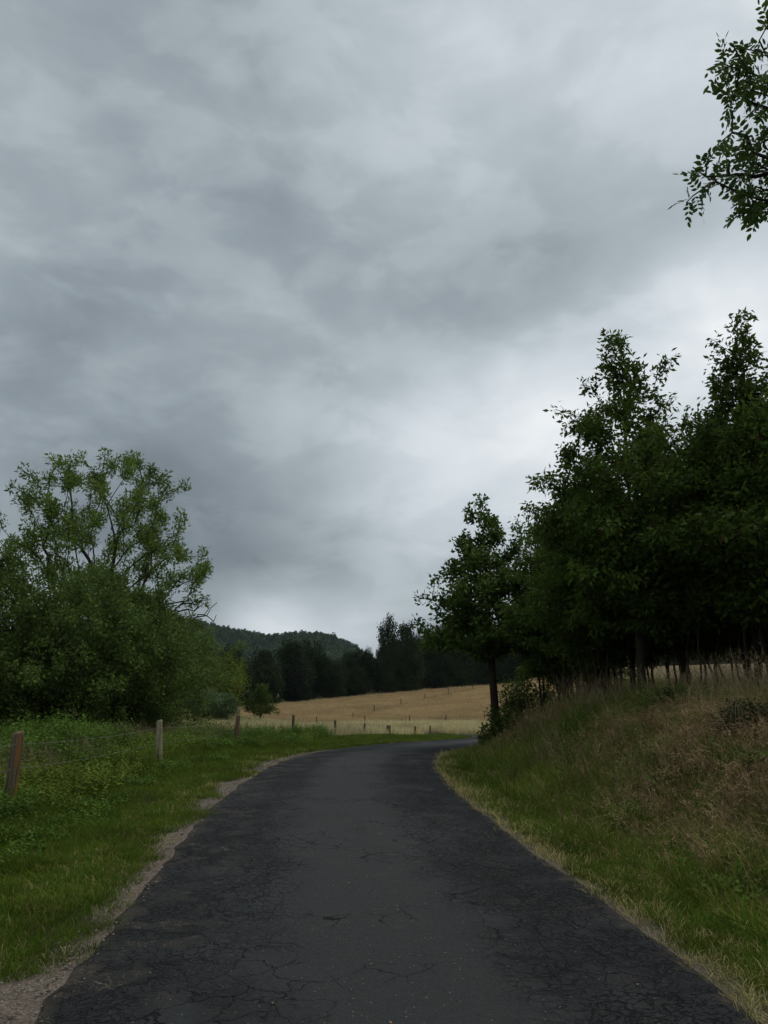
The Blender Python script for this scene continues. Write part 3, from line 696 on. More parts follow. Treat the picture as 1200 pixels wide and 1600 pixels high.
# ------------------------------------------------------------------ trees
def grow(rg, trunk, targets, alpha=.35, step=.45, tip_r=.008, pipe=2.25, wob=.06, clear=.25):
    """connect scattered twig targets into one branching skeleton that starts on the trunk path"""
    nodes = [np.array(p, float) for p in trunk]; par = [-1] + list(range(len(trunk) - 1)); plen = [0.]
    for i in range(1, len(trunk)): plen.append(plen[-1] + np.linalg.norm(nodes[i] - nodes[i - 1]))
    ref = np.array(trunk[-1]); ref0 = np.array(trunk[len(trunk) // 3])
    T = sorted(targets, key=lambda t: np.linalg.norm(t - ref0))
    tips = []
    A = np.zeros((len(T) * 12 + len(nodes) + 50, 3)); Pn = np.zeros(len(A)); nn = len(nodes)
    A[:nn] = nodes; Pn[:nn] = plen
    nofork = max(1, int(len(trunk) * clear))
    for t in T:
        d = np.linalg.norm(A[nofork:nn] - t, axis=1)
        up = np.clip(A[nofork:nn, 2] - t[2] + .15 * d, 0, None)     # prefer branches that climb
        j = int(np.argmin(d + alpha * Pn[nofork:nn] + 1.2 * up)) + nofork
        a = A[j].copy(); L = np.linalg.norm(t - a); n = max(1, int(round(L / step))); prev = j
        sag = rg.normal(0, wob, 3) * L
        for k in range(1, n + 1):
            u_ = k / n; q = a + (t - a) * u_ + sag * 4 * u_ * (1 - u_) * .5 + np.array([0, 0, .10 * L]) * (u_ * (1 - u_)) * 2
            if nn >= len(A): break
            A[nn] = q; Pn[nn] = Pn[prev] + L / n; par.append(prev); prev = nn; nn += 1
        tips.append(prev)
    A = A[:nn]; par = np.array(par[:nn]); r = np.zeros(nn)
    child = np.zeros(nn, int)
    for i in range(1, nn): child[par[i]] += 1
    acc = np.zeros(nn)
    for i in range(nn - 1, 0, -1):
        if child[i] == 0: acc[i] = tip_r ** pipe
        acc[par[i]] += acc[i] * 1.02
    if child[0]: pass
    r = acc ** (1 / pipe)
    return A, par, r, tips
def skeleton_mesh(A, par, r, mat, trunk_n, base_r, flare=1.35, minr=0.0):
    k = base_r / max(r[1], 1e-6); r = r * np.where(r > r[1] * .35, k, np.interp(r / r[1], [0, .35], [1, k]))
    r[0] = r[1] * flare
    V = []; F = []; o = 0
    rr = np.maximum(r, minr)
    for sides, selm in ((8, (rr[1:] > .05)), (4, (rr[1:] <= .05))):
        ids = np.where(selm)[0] + 1
        if not len(ids): continue
        a = A[par[ids]]; b = A[ids]; d = b - a; L = np.linalg.norm(d, axis=1)[:, None]; d = d / np.maximum(L, 1e-6)
        a = a - d * rr[ids][:, None] * .3
        ref = np.where(np.abs(d[:, 2:3]) > .9, np.array([[1., 0, 0]]), np.array([[0, 0, 1.]]))
        e1 = np.cross(d, ref); e1 /= np.linalg.norm(e1, axis=1)[:, None]; e2 = np.cross(d, e1)
        ra = np.minimum(rr[par[ids]], rr[ids] * 1.25); ra[par[ids] == 0] = rr[0]; rb = rr[ids]
        th = np.arange(sides) / sides * 2 * np.pi
        ca = np.cos(th)[None, :, None]; sa = np.sin(th)[None, :, None]
        r1 = a[:, None] + (e1[:, None] * ca + e2[:, None] * sa) * ra[:, None, None]
        r2 = b[:, None] + (e1[:, None] * ca + e2[:, None] * sa) * rb[:, None, None]
        V.append(np.concatenate([r1, r2], 1).reshape(-1, 3)); base = o + np.arange(len(ids))[:, None] * 2 * sides; kk = np.arange(sides)[None]
        F.append(np.stack([base + kk, base + (kk + 1) % sides, base + sides + (kk + 1) % sides, base + sides + kk], -1).reshape(-1, 4)); o += len(ids) * 2 * sides
    return mesh_np('trunk', np.concatenate(V), np.concatenate(F), mat, True)
def leaves_mesh(rg, centers, dirs, per, spread, size, mat, aspect=.5, droop=.3, sizevar=.35, shape=4, flat=1.0):
    """leaf-sized faces round twig ends"""
    n = len(centers) * per; c = np.repeat(centers, per, 0); d0 = np.repeat(dirs, per, 0)
    off = np.clip(rg.normal(0, 1, (n, 3)), -1.5, 1.5) * spread; off[:, 2] *= flat; c = c + off - d0 * spread * .6
    d = rg.normal(0, 1, (n, 3)) + d0 * .8 + off / max(spread, 1e-6) * .35; d[:, 2] -= droop; d /= np.linalg.norm(d, axis=1)[:, None]
    w = rg.normal(0, 1, (n, 3)); w -= (w * d).sum(1)[:, None] * d; w[:, 2] *= .6; w /= np.linalg.norm(w, axis=1)[:, None]
    nrm = np.cross(d, w)
    L = size * (1 + rg.uniform(-sizevar, sizevar, n))[:, None]; W = L * aspect
    if shape == 4:
        V = np.stack([c, c + d * L * .45 + w * W * .5 + nrm * W * .12, c + d * L, c + d * L * .45 - w * W * .5 + nrm * W * .12], 1); k = 4
        f = np.arange(n)[:, None] * 4 + np.arange(4)[None]
        return mesh_np('leaves', V.reshape(-1, 3), f, mat, False)
    V = np.stack([c, c + d * L * .28 + w * W * .42 + nrm * W * .1, c + d * L * .62 + w * W * .40 + nrm * W * .1, c + d * L - nrm * L * .08,
                  c + d * L * .62 - w * W * .40 + nrm * W * .1, c + d * L * .28 - w * W * .42 + nrm * W * .1], 1)
    b = np.arange(n)[:, None] * 6
    f = np.concatenate([b + np.array([[0, 1, 2, 3]]), b + np.array([[0, 3, 4, 5]])])
    return mesh_np('leaves', V.reshape(-1, 3), f, mat, False)
def trunk_path(rg, h, lean=(0, 0), n=10, wob=.05):
    p = [np.array([0, 0, -.3])]; off = np.zeros(2)
    for i in range(1, n + 1):
        t = i / n; off = off + rg.normal(0, wob, 2)
        p.append(np.array([lean[0] * t * h + off[0], lean[1] * t * h + off[1], t * h]))
    return p
def env_targets(rg, n, prof, shell=.45, cx=0., cy=0., gap=None, tier=0.):
    """prof: list of (height, radius); radius modulated by lumpy lobes so the outline is uneven"""
    hs = np.array([p[0] for p in prof]); rs = np.array([p[1] for p in prof]); out = []
    ph = rg.uniform(0, 6.28, 6); am = rg.uniform(.08, .22, 6)
    while len(out) < n:
        h = rg.uniform(hs[0], hs[-1]); rmax = np.interp(h, hs, rs)
        if rg.uniform() > (rmax / rs.max()) ** 1.6 + .02: continue
        a = rg.uniform(0, 6.283)
        lob = 1 + am[0] * math.sin(2 * a + ph[0] + h * .9) + am[1] * math.sin(3 * a + ph[1] - h * 1.3) + am[2] * math.sin(5 * a + ph[2] + h * 2.1) + am[3] * math.sin(h * 2.9 + ph[3] + a)
        lob *= 1 + tier * math.sin(h * 5.6 + 1.3 * math.sin(a + ph[4]) + 2.1 * math.sin(2 * a + ph[5]))
        q = rmax * lob * (shell + (1 - shell) * rg.uniform() ** .5) if rg.uniform() < .7 else rmax * lob * math.sqrt(rg.uniform())
        pt = np.array([cx + q * math.cos(a), cy + q * math.sin(a), h])
        if gap is not None and gap(pt): continue
        out.append(pt)
    return out
def make_tree(name, seed, H, prof, ntar, per, spread, leaf, leafmat, barkmat, base_r, lean=(0, 0), trunk_h=None, alpha=.35, aspect=.5,
              droop=.3, shell=.45, extra=None, shape=4, minr=.0, wob=.05, flat=1., tip_r=.008, tier=0., clear=.25, sizevar=.35):
    rg = np.random.default_rng(seed)
    tp = trunk_path(rg, trunk_h or H * .8, lean, 12, wob * .4)
    T = env_targets(rg, ntar, prof, shell, tier=tier)
    T = [t + np.array([lean[0] * t[2], lean[1] * t[2], 0]) for t in T]
    if extra: T += [np.array(e, float) for e in extra]
    A, par, r, tips = grow(rg, tp, T, alpha=alpha, step=max(.25, H * .05), tip_r=tip_r, clear=clear)
    root = empty(name, (0, 0, 0))
    ob('trunk', skeleton_mesh(A, par, r, barkmat, len(tp), base_r, minr=minr), root)
    tips = np.array(tips); tp_ = A[tips]; dd = tp_ - A[par[tips]]; dd /= np.maximum(np.linalg.norm(dd, axis=1), 1e-6)[:, None]
    # leaf the last node before the tip too
    pre = par[tips]; okp = pre > len(tp)
    cen = np.concatenate([tp_, (A[pre] * .6 + tp_ * .4)[okp]]); dr = np.concatenate([dd, dd[okp]])
    ob('crown', leaves_mesh(rg, cen, dr, per, spread, leaf, leafmat, aspect, droop, sizevar, shape=shape, flat=flat), root)
    return root
def drop(root, x, y, k=1., rz=0., dz=0., kz=None):
    root.location = (x, y, gz(x, y) + dz); root.rotation_euler = (0, 0, rz); root.scale = (k, k, kz or k)
    return root

# the big ash standing up behind the thicket on the left
ASH_E = [(-4.6, 0, 8.5), (-5.2, 1, 7.4), (-5, -1, 9.6), (4.9, 0, 6.3), (5.2, 1, 5.9), (4.6, -1, 7.8), (-3.6, 0, 11.2), (3.3, 0, 10.9), (5.0, .5, 8.2)]
ash = make_tree('ash_tree', 11, 13.2, [(5.0, 2.8), (6.3, 4.0), (7.8, 4.5), (9.5, 4.2), (11, 3.5), (12.4, 2.2), (13.2, .8)], 330, 50, .16, .19, M['leaf_ash'], M['bark'], .26,
                trunk_h=6.5, alpha=.6, aspect=.36, shell=.78, tier=.15, extra=ASH_E, wob=.1, minr=.016, tip_r=.012, lean=(-.02, 0))
drop(ash, -14.3, 38.5, 1.0, 0, 0, 1.08)
tag(ash, 'tall ash with open fan of bare limbs rising above the left thicket', 'tree')
# bare dead twigs low on its right side
rg = np.random.default_rng(5)
tpts = [np.array([4.6 + rg.uniform(-.4, 1.3), rg.uniform(-.7, .7), 5.2 + rg.uniform(-.35, .9)]) for _ in range(26)]
A_, p_, r_, t_ = grow(rg, [np.array([.2, 0, 4.2]), np.array([1., 0, 4.5]), np.array([1.9, 0, 4.75]), np.array([2.8, 0, 5.0]), np.array([3.6, 0, 5.1])], tpts, step=.4, tip_r=.008)
ob('dead_branch', skeleton_mesh(A_, p_, r_, M['bark'], 5, .06, 1., minr=.012), ash)

# thicket along the pasture on the left
thick = [make_tree('thicket_tree', 20 + i, 6.2, [(.2, 1.7), (1.2, 2.5), (2.8, 2.9), (4.2, 2.5), (5.6, 1.4), (6.6, .5)], 470, 30, .17, .13, M['leaf_thicket'], M['bark'], .12,
                   trunk_h=3.6, alpha=.3, shell=.35, aspect=.5, wob=.12, minr=.008, tier=.32, sizevar=.5) for i in range(3)]
TH = [  # x, y, scale, z scale, variant
    (-13.9, 27.5, 1.0, 1.02, 0, 'dense bushy tree at the left edge of the photo, first in the thicket'),
    (-10.9, 28.6, .98, .98, 1, 'dense bushy tree below the left half of the tall ash'),
    (-9.6, 30.5, .86, .90, 2, 'dark bushy tree in the thicket right of the ash trunk'),
    (-17.5, 33, 1.25, 1.2, 2, 'taller bushy tree behind the left end of the thicket'),
    (-10.9, 35.5, .95, .98, 0, 'rounded bushy tree in the thicket near its right end'),
    (-15.6, 61, 1.2, 1.2, 1, 'loose pale bushy tree nearest the small orchard trees'),
    (-16.2, 25.0, .85, .85, 1, 'low bushy tree cut off by the left side of the photo'),
    (-12.0, 32.5, 1.08, 1.08, 0, 'bushy tree in front of the tall ash trunk'),
    (-20.5, 28.5, 1.2, 1.15, 1, 'broad bushy tree outside the left edge of the thicket'),
    (-14.0, 45, 1.0, 1.0, 2, 'bushy tree behind the right end of the thicket')]
used = set()
for (x, y, k, kz, v, lab) in TH:
    t = thick[v] if v not in used else copy_tree(thick[v]); used.add(v)
    drop(t, x, y, k, random.Random(int(x * 10)).uniform(0, 6.28), 0, kz); tag(t, lab, 'tree', 'trees of the left thicket')
tp = make_tree('sapling', 31, 3.6, [(.5, .6), (1.4, 1.15), (2.4, 1.1), (3.2, .6), (3.6, .2)], 70, 30, .17, .10, M['leaf_thicket_pale'], M['bark'], .04, trunk_h=2.6, shell=.3)
drop(tp, -12.3, 62, 1.5, 0, .3, 1.4); tag(tp, 'yellow green sapling at the right end of the left thicket', 'tree')

# orchard trees
orch = make_tree('orchard_tree', 41, 3.3, [(.85, .9), (1.3, 1.15), (2.0, .95), (2.8, .5), (3.3, .12)], 110, 34, .15, .12, M['leaf_oak'], M['bark'], .07, trunk_h=2.4, shell=.3)
drop(orch, -9.9, 64, 1.0, 0); tag(orch, 'small cone shaped fruit tree alone at the edge of the golden field', 'tree', 'small orchard trees in the pasture')
o2 = make_tree('orchard_tree', 42, 3.0, [(.8, 1.), (1.3, 1.3), (2.0, 1.2), (2.6, .7), (3.0, .2)], 110, 34, .15, .12, M['leaf_orchard'], M['bark_grey'], .07, trunk_h=2., shell=.3)
drop(o2, -10.3, 45.5, .74, 0); tag(o2, 'grey green rounded fruit tree beside the thicket, left one of the pair', 'tree', 'small orchard trees in the pasture')
o3 = copy_tree(o2); drop(o3, -9.35, 46.5, .70, 2.1); tag(o3, 'grey green rounded fruit tree, right one of the pair in the pasture', 'tree', 'small orchard trees in the pasture')

# the oak at the inside of the bend
oak = make_tree('oak_tree', 51, 8.3, [(2.9, .7), (3.4, 1.9), (4.2, 2.15), (5.0, 1.65), (5.9, 1.15), (6.9, .7), (7.8, .35), (8.4, .15)], 400, 27, .115, .13, M['leaf_oak'], M['bark_brown'], .125, tier=.28, clear=.4, sizevar=.5,
                trunk_h=7.7, alpha=.25, aspect=.6, shell=.35, extra=[(-2.5, 0, 4.1), (-2.4, .2, 4.8), (-1.9, 0, 5.5), (.9, 0, 7.0), (.85, .1, 7.4), (-.7, 0, 7.8), (-1.2, .1, 6.7)], lean=(-.035, 0))
drop(oak, 3.58, 25.2, 1.0, 0); tag(oak, 'slender dark oak standing alone at the inside of the bend', 'tree')
osh = make_tree('oak_shoots', 52, 1.2, [(.05, .35), (.5, .45), (.9, .3), (1.3, .15)], 60, 18, .09, .09, M['leaf_oak'], M['bark'], .012, trunk_h=.7, shell=.3, tip_r=.003, aspect=.55)
drop(osh, 3.45, 24.95, 1., 0, -.05); tag(osh, 'leafy shoots round the foot of the lone oak', 'bush')

# cherries along the top of the bank
cher = [make_tree('cherry_tree', 60 + i, 8.6, P, 820, 27, .105, .12, M['leaf_cherry'], M['bark_brown'], .10, trunk_h=7.9, alpha=.3, aspect=.46, droop=.8, shell=.4, extra=E, lean=ln, tier=.30, clear=.3, sizevar=.5)
        for i, (P, E, ln) in enumerate([
            ([(1.5, .7), (2.3, 1.9), (3.4, 2.4), (4.8, 1.9), (6., 1.25), (7., .75), (7.9, .35), (8.6, .12)], [(.9, 0, 7.6), (1.1, .1, 7.9), (1.3, 0, 8.0), (-.3, 0, 8.5), (-.9, 0, 7.3), (-1.6, 0, 6.7)], (0, 0)),
            ([(1.6, .8), (2.4, 1.9), (3.4, 2.3), (4.8, 1.8), (5.8, 1.2), (6.6, .75), (7.6, .35), (8.6, .15)], [(0.2, 0, 8.5), (.25, .1, 8.1), (-.5, 0, 7.9), (-.55, 0, 7.4), (.9, 0, 7.3)], (.01, 0)),
            ([(1.4, .8), (2.1, 1.9), (3.2, 2.2), (4.5, 1.8), (5.8, 1.2), (6.9, .7), (7.8, .3)], [(-.8, 0, 7.6), (.7, 0, 7.4)], (-.02, 0))])]
CH = [(5.65, 17.2, 1.0, 1.02, 0, 'tall cherry with a forked leafy top, left of the two highest crowns on the bank'),
      (7.6, 15.3, 1.0, .96, 1, 'tall cherry with a spire top near the right edge of the photo'),
      (5.6, 20.3, .86, .84, 2, 'cherry on the bank filling the row just left of the forked crown'),
      (5.35, 23.2, .78, .76, 2, 'lower cherry at the left end of the bank row, next to the oak'),
      (7.3, 19.0, .95, .84, 2, 'cherry between and behind the two highest crowns'),
      (9.7, 13.6, 1.0, .86, 2, 'cherry at the right edge of the photo, partly cut off'),
      (9.0, 18.0, .95, .85, 0, 'second row cherry behind the spire topped one'),
      (7.4, 23.5, .9, .80, 1, 'second row cherry behind the left half of the bank row'),
      (11.5, 16.5, 1., .86, 1, 'second row cherry at the far right of the bank row'),
      (6.9, 28.0, .9, .78, 0, 'cherry in the rear of the bank row behind the oak'),
      (10.5, 22.5, 1., .88, 2, 'third row cherry behind the dense middle of the bank row')]
used = set()
for (x, y, k, kz, v, lab) in CH:
    t = cher[v] if v not in used else copy_tree(cher[v])
    rz = 0 if v not in used and v < 2 else random.Random(int(x * 37)).uniform(0, 6.28); used.add(v)
    drop(t, x, y, k, rz, 0, kz); tag(t, lab, 'tree', 'cherry trees on the bank')

# thin stems under and between the cherries
thin = [make_tree('young_tree', 80 + i, 4.6, [(1.9, .3), (2.7, .7), (3.6, .85), (4.6, .6), (5.0, .2)], 90, 28, .14, .10, M['leaf_cherry'], M['bark_brown'], .034, trunk_h=4.6, alpha=.3, shell=.3, droop=.5, wob=.10, minr=.005, clear=.5) for i in range(3)]
rr_ = random.Random(3); used = set(); nthin = 0
while nthin < 76:
    y = rr_.uniform(12.5, 27); x = np.interp(y, [12, 15, 17.5, 20, 23, 27], [8.2, 6.6, 5.7, 5.3, 5.0, 4.9]) + rr_.uniform(0, 1.0) ** 1.6 * 3.4
    v = rr_.randrange(3); t = thin[v] if v not in used else copy_tree(thin[v]); used.add(v)
    k = rr_.uniform(.8, 1.2); drop(t, x, y, k, rr_.uniform(0, 6.28), 0, k * rr_.uniform(.85, 1.1)); t.rotation_euler = (rr_.gauss(0, .05), rr_.gauss(0, .06), rr_.uniform(0, 6.28))
    tag(t, 'thin dark stemmed young tree under the cherries on top of the bank', 'tree', 'thin stems under the bank cherries'); nthin += 1

hz = make_tree('hazel_bush', 91, 2.4, [(.1, .5), (.8, .9), (1.6, .85), (2.2, .4)], 90, 26, .14, .09, M['leaf_thicket'], M['bark'], .03, trunk_h=1.4, shell=.3)
drop(hz, 4.35, 25.6, 1., 0, -.1); tag(hz, 'brighter green bush where the bank row meets the oak', 'bush')
hz2 = copy_tree(hz); drop(hz2, 5.0, 27.6, 1.15, 2.0, -.1, 1.35); tag(hz2, 'green bush in the shade just right of the lone oak', 'bush')
br = make_tree('bramble_bush', 93, 1.0, [(.02, .6), (.35, .75), (.7, .55), (1.0, .2)], 110, 20, .09, .06, M['leaf_bramble'], M['bark_brown'], .012, trunk_h=.5, shell=.3, tip_r=.003)
drop(br, 4.5, 9.6, .75, 0, -.1, .42); tag(br, 'dark low bramble bush with dry stalks on the crest of the bank', 'bush')
sv = [blades(16, .3, .6, 1.1, .007, .35, M['stalk_dry'], 300, curl=.3, segs=4, seed_head=.3)]
ob('dry_stalks', sv[0], br)
b2 = copy_tree(br); drop(b2, 4.9, 13.4, .7, 1.7, -.1, .45); tag(b2, 'small bramble clump on the crest beneath the forked cherry', 'bush')

# the tree outside the frame on the right whose branch reaches in overhead
rg = np.random.default_rng(97)
ovx, ovy = 7.6, 7.2; oz = gz(ovx, ovy)
tp = trunk_path(rg, 8.6, (-.03, 0), 12, .05)
T = env_targets(rg, 170, [(3.4, 2.0), (4.6, 3.0), (6.2, 3.2), (7.6, 2.6), (9.0, 1.2)], .4, gap=lambda p: (p[0] + ovx) / (.975 * (p[1] + ovy) + .223 * (p[2] + oz - 1.6)) < .54)
# leafy sprays that hang into the picture (tree's own coordinates)
spr = []
for (X, Yy, Zz, n_, sd) in ((3.85, 6.74, 7.98, 9, .13), (3.76, 6.79, 7.80, 10, .15), (3.93, 6.85, 7.54, 12, .17), (3.42, 6.80, 7.74, 5, .07), (3.6, 6.80, 7.66, 5, .08), (3.65, 6.87, 7.46, 7, .10),
                       (3.89, 6.93, 7.18, 12, .16), (3.71, 6.97, 7.02, 10, .13), (3.96, 7.01, 6.86, 12, .16), (3.41, 7.01, 6.86, 7, .10), (3.21, 7.05, 6.64, 8, .10), (3.12, 7.1, 6.50, 4, .06),
                       (3.59, 7.04, 6.73, 9, .12), (3.89, 7.08, 6.53, 10, .15), (3.66, 7.12, 6.37, 7, .08), (3.78, 7.13, 6.29, 7, .08), (4.10, 6.8, 7.60, 11, .16), (4.19, 6.88, 7.41, 14, .25), (4.23, 7.01, 6.82, 14, .25)):
    for _ in range(max(3, int(n_ * .62))): spr.append(np.array([X, Yy, Zz]) + rg.normal(0, sd, 3) * np.array([1, 1.3, 1]) - np.array([ovx - .12, ovy, oz - .15]))
A_, p_, r_, t_ = grow(rg, tp, T + spr, alpha=.3, step=.35, tip_r=.004)
ovt = empty('robinia_tree', (ovx, ovy, oz))
ob('trunk', skeleton_mesh(A_, p_, r_, M['bark'], len(tp), .16), ovt)
t_ = np.array(t_); e = A_[t_]; dd = e - A_[p_[t_]]; dd /= np.maximum(np.linalg.norm(dd, axis=1), 1e-6)[:, None]
# pinnate leaves: several rachises per twig end, each carrying paired leaflets
V = []; Fq = []; o_ = 0
for c_, d_ in zip(e, dd):
    for q in range(3):
        ax = d_ * .7 + rg.normal(0, .6, 3); ax[2] -= .35; ax /= np.linalg.norm(ax); st = c_ - d_ * rg.uniform(0, .12)
        sd = np.cross(ax, rg.normal(0, 1, 3)); sd /= np.linalg.norm(sd); Lr = rg.uniform(.12, .22)
        npair = 4
        for j in range(npair + 1):
            b0 = st + ax * Lr * (j + .6) / npair - np.array([0, 0, .02 * (j / npair) ** 2])
            for sg in ((-1, 1) if j < npair else (0,)):
                dl = ax * .65 + sd * sg * .9 + rg.normal(0, .14, 3); dl[2] -= .15; dl /= np.linalg.norm(dl); w = np.cross(dl, np.cross(ax, sd)); w = w + rg.normal(0, .25, 3); w /= np.linalg.norm(w)
                l = rg.uniform(.05, .10); W = l * .46
                V += [b0, b0 + dl * l * .3 + w * W * .5, b0 + dl * l * .65 + w * W * .45, b0 + dl * l, b0 + dl * l * .65 - w * W * .45, b0 + dl * l * .3 - w * W * .5]
                Fq += [[o_, o_ + 1, o_ + 2, o_ + 3], [o_, o_ + 3, o_ + 4, o_ + 5]]; o_ += 6
ob('crown', mesh_np('leaves', np.array(V), np.array(Fq), M['leaf_near']), ovt)
tag(ovt, 'overhanging branch with feathery leaves reaching in at the upper right', 'tree')

# ------------------------------------------------------------------ the wood beyond the field
fb = [make_tree('forest_tree', 110 + i, 13, P, 170, 34, .55, .36, M['leaf_forest'], M['bark'], .22, trunk_h=10, alpha=.3, shell=.4, tip_r=.02, aspect=.7)
      for i, P in enumerate([[(.6, 2.2), (3, 3.4), (6, 3.9), (9, 3.2), (11.5, 1.9), (13, .6)], [(.6, 2.4), (3, 3.0), (6, 3.3), (9, 3.3), (11, 2.6), (13, 1.0)],
                             [(1, 1.5), (3.5, 2.4), (7, 2.6), (10, 1.8), (12, 1.1), (13, .4)]])]
fc = make_tree('spruce_tree', 120, 14, [(1.0, 3.0), (3.5, 2.6), (7, 1.9), (10, 1.1), (12.5, .5), (14, .08)], 230, 26, .34, .30, M['leaf_conifer'], M['bark'], .2, trunk_h=13.5, alpha=.15, shell=.35, tip_r=.015, droop=.5, aspect=.4, flat=.5)
protos = fb + [fc]
rf = random.Random(19); used = set()
def forest(x, y, k, v, kz=None, lab=None, grp='trees of the wood beyond the field'):
    t = protos[v] if v not in used else copy_tree(protos[v]); used.add(v)
    drop(t, x, y, k, rf.uniform(0, 6.28), -.2, kz or k); tag(t, lab or ('dark broad-leaved tree in the wood behind the golden field' if v < 3 else 'dark spruce in the wood behind the golden field'), 'tree', grp)
xs = np.arange(-92, 150, 4.6)
for row, (dy, kk) in enumerate(((3, .72), (9, .85), (16, .95))):
    for x in xs:
        x_ = x + rf.uniform(-1.6, 1.6) + row * 2.1; y_ = float(far_edge(x_)) + dy + rf.uniform(-1.5, 1.5)
        if abs(x_) > .54 * y_ + 8: continue
        hk = float(np.interp(x_, [-90, -40, -27, -17, -11, -6, 2, 10, 25, 60, 150], [1.0, .95, .82, .95, .85, .84, .98, 1.14, 1.22, 1.25, 1.2]))
        v = rf.choice([0, 0, 1, 1, 2, 3 if x_ < -8 else 0])
        k = kk * hk * rf.uniform(.85, 1.12); forest(x_, y_, k, v)
forest(-15.4, 139, .84, 3, .84, 'pointed dark spruce below the wooded hill, tallest on the left of the wood')
forest(1.0, 160, .60, 1, 1.30, 'slim tree with airy top standing above the wood at its highest notch')
forest(4.9, 163, .8, 0, 1.22, 'slim tree right of the airy one above the wood')

# ------------------------------------------------------------------ far wooded hills
def hill_z(x, y):
    r1 = 74 * np.exp(-(((x + 290) / 210) ** 2 + ((y - 980) / 190) ** 2)) + 31 * np.exp(-(((x + 60) / 56) ** 2 + ((y - 900) / 110) ** 2))
    r2 = 55 * np.exp(-(((x - 420) / 420) ** 2 + ((y - 1150) / 220) ** 2)) + 50 * np.exp(-(((x + 800) / 420) ** 2 + ((y - 900) / 260) ** 2))
    r1 = r1 + 9 * np.exp(-(((x + 118) / 50) ** 2 + ((y - 920) / 120) ** 2))
    return r1 + r2 + 12 * (fbm(x / 120, y / 120, 77, 4) - .5) - 6
hx = np.linspace(-1300, 1200, 170); hy = np.linspace(480, 1600, 110); HX, HY = np.meshgrid(hx, hy); HZ = hill_z(HX, HY)
edge = np.minimum(np.minimum(HX - hx[0], hx[-1] - HX) / 80, np.minimum(HY - hy[0], hy[-1] - HY) / 60).clip(0, 1); HZ = HZ * edge - 14 * (1 - edge)
idx = np.arange(HX.size).reshape(HX.shape); F = np.stack([idx[:-1, :-1], idx[:-1, 1:], idx[1:, 1:], idx[1:, :-1]], -1).reshape(-1, 4)
m, nt, out = new_mat('hillside'); g = G(nt); p = g.pos()
nt.links.new(g.bsdf(g.mix(g.noise(p, .01, 4), (.035, .055, .022), (.065, .085, .035)), .95, None, .1), out.inputs[0])
hl = ob('hills', mesh_np('hills', np.stack([HX, HY, HZ], -1).reshape(-1, 3), F, m, True)); tag(hl, 'wooded hills on the horizon', kind='structure')
def lump(seed):
    r = np.random.default_rng(seed); n = 150
    a = r.uniform(0, 6.283, n); ph = np.arccos(r.uniform(-.3, 1, n)); q = 5.2 * (1 + .18 * np.sin(3 * a + seed) + .15 * np.sin(5 * ph))
    c = np.stack([np.sin(ph) * np.cos(a) * q, np.sin(ph) * np.sin(a) * q, np.cos(ph) * q * 1.15 + 5.5], -1); nrm = c - np.array([0, 0, 5.0]); nrm /= np.linalg.norm(nrm, axis=1)[:, None]
    nrm = nrm + r.normal(0, .35, nrm.shape); nrm /= np.linalg.norm(nrm, axis=1)[:, None]
    t1 = np.cross(nrm, r.normal(0, 1, (n, 3))); t1 /= np.linalg.norm(t1, axis=1)[:, None]; t2 = np.cross(nrm, t1); w = r.uniform(.8, 1.7, n)[:, None]
    V = np.stack([c + t1 * w, c + t2 * w, c - t1 * w, c - t2 * w], 1).reshape(-1, 3)
    return mesh_np('hill_crown', V, np.arange(n)[:, None] * 4 + np.arange(4)[None], M['leaf_hill'])
n = 30000; x = rng.uniform(-620, 330, n); y = rng.uniform(560, 1080, n); ok = (fbm(x / 60, y / 60, 88, 3) > .33) & (x < .2 * y + 40) & (x > -.62 * y); x, y = x[ok], y[ok]; n = len(x)
k_ = rng.uniform(.4, .8, n)
gn_scatter('hill_woods', 'distant woods covering the hills under the clouds', 'woods', np.stack([x, y, hill_z(x, y) - 1.5], -1), np.stack([0 * x, 0 * x, rng.uniform(0, 6.28, n)], -1),
           np.stack([k_, k_, k_ * rng.uniform(.8, 1.3, n)], -1), [lump(i) for i in range(4)])
# middle distance: tree belts between field and hills
n = 900; x = rng.uniform(-260, 160, n); y = rng.uniform(210, 480, n); ok = (fbm(x / 45, y / 45, 89, 3) > .5); x, y = x[ok], y[ok]; n = len(x); k_ = rng.uniform(.7, 1.1, n)
gn_scatter('valley_woods', 'tree belts in the valley behind the near wood', 'woods', np.stack([x, y, ground_z(x, y, np.full(n, -50.)) - 2], -1), np.stack([0 * x, 0 * x, rng.uniform(0, 6.28, n)], -1),
           np.stack([k_, k_, k_], -1), [lump(i + 9) for i in range(3)])

# ------------------------------------------------------------------ fences
def wood_mat(name, c1, c2, c3):
    m, nt, out = new_mat(name); g = G(nt); t = g.n('ShaderNodeTexCoord').outputs['Object']
    n = g.noise(g.scale(t, (26, 26, 1.6)), 1., 6, .7, .8); n2 = g.noise(g.scale(t, (9, 9, 1.1)), 1., 4, .6, .6)
    c = g.mix(g.mrange(n, .35, .65), c1, c2); c = g.mix(g.mrange(n2, .50, .58), c, c3); c = g.mix(g.mrange(n, .36, .43, .95, 0), c, (.018, .014, .010)); c = g.mix(g.mrange(g.noise(t, 6, 4, .7), .55, .68, 0, .6), c, (.09, .10, .045))
    nt.links.new(g.bsdf(c, .9, g.bump(n, .9, .012), .15), out.inputs[0]); return m
M['post_old'] = wood_mat('post_old', (.085, .068, .045), (.19, .155, .105), (.30, .125, .04))
M['post_pale'] = wood_mat('post_pale', (.22, .185, .115), (.40, .345, .23), (.26, .19, .10))
M['post_dark'] = wood_mat('post_dark', (.08, .066, .045), (.17, .14, .10), (.11, .08, .05))
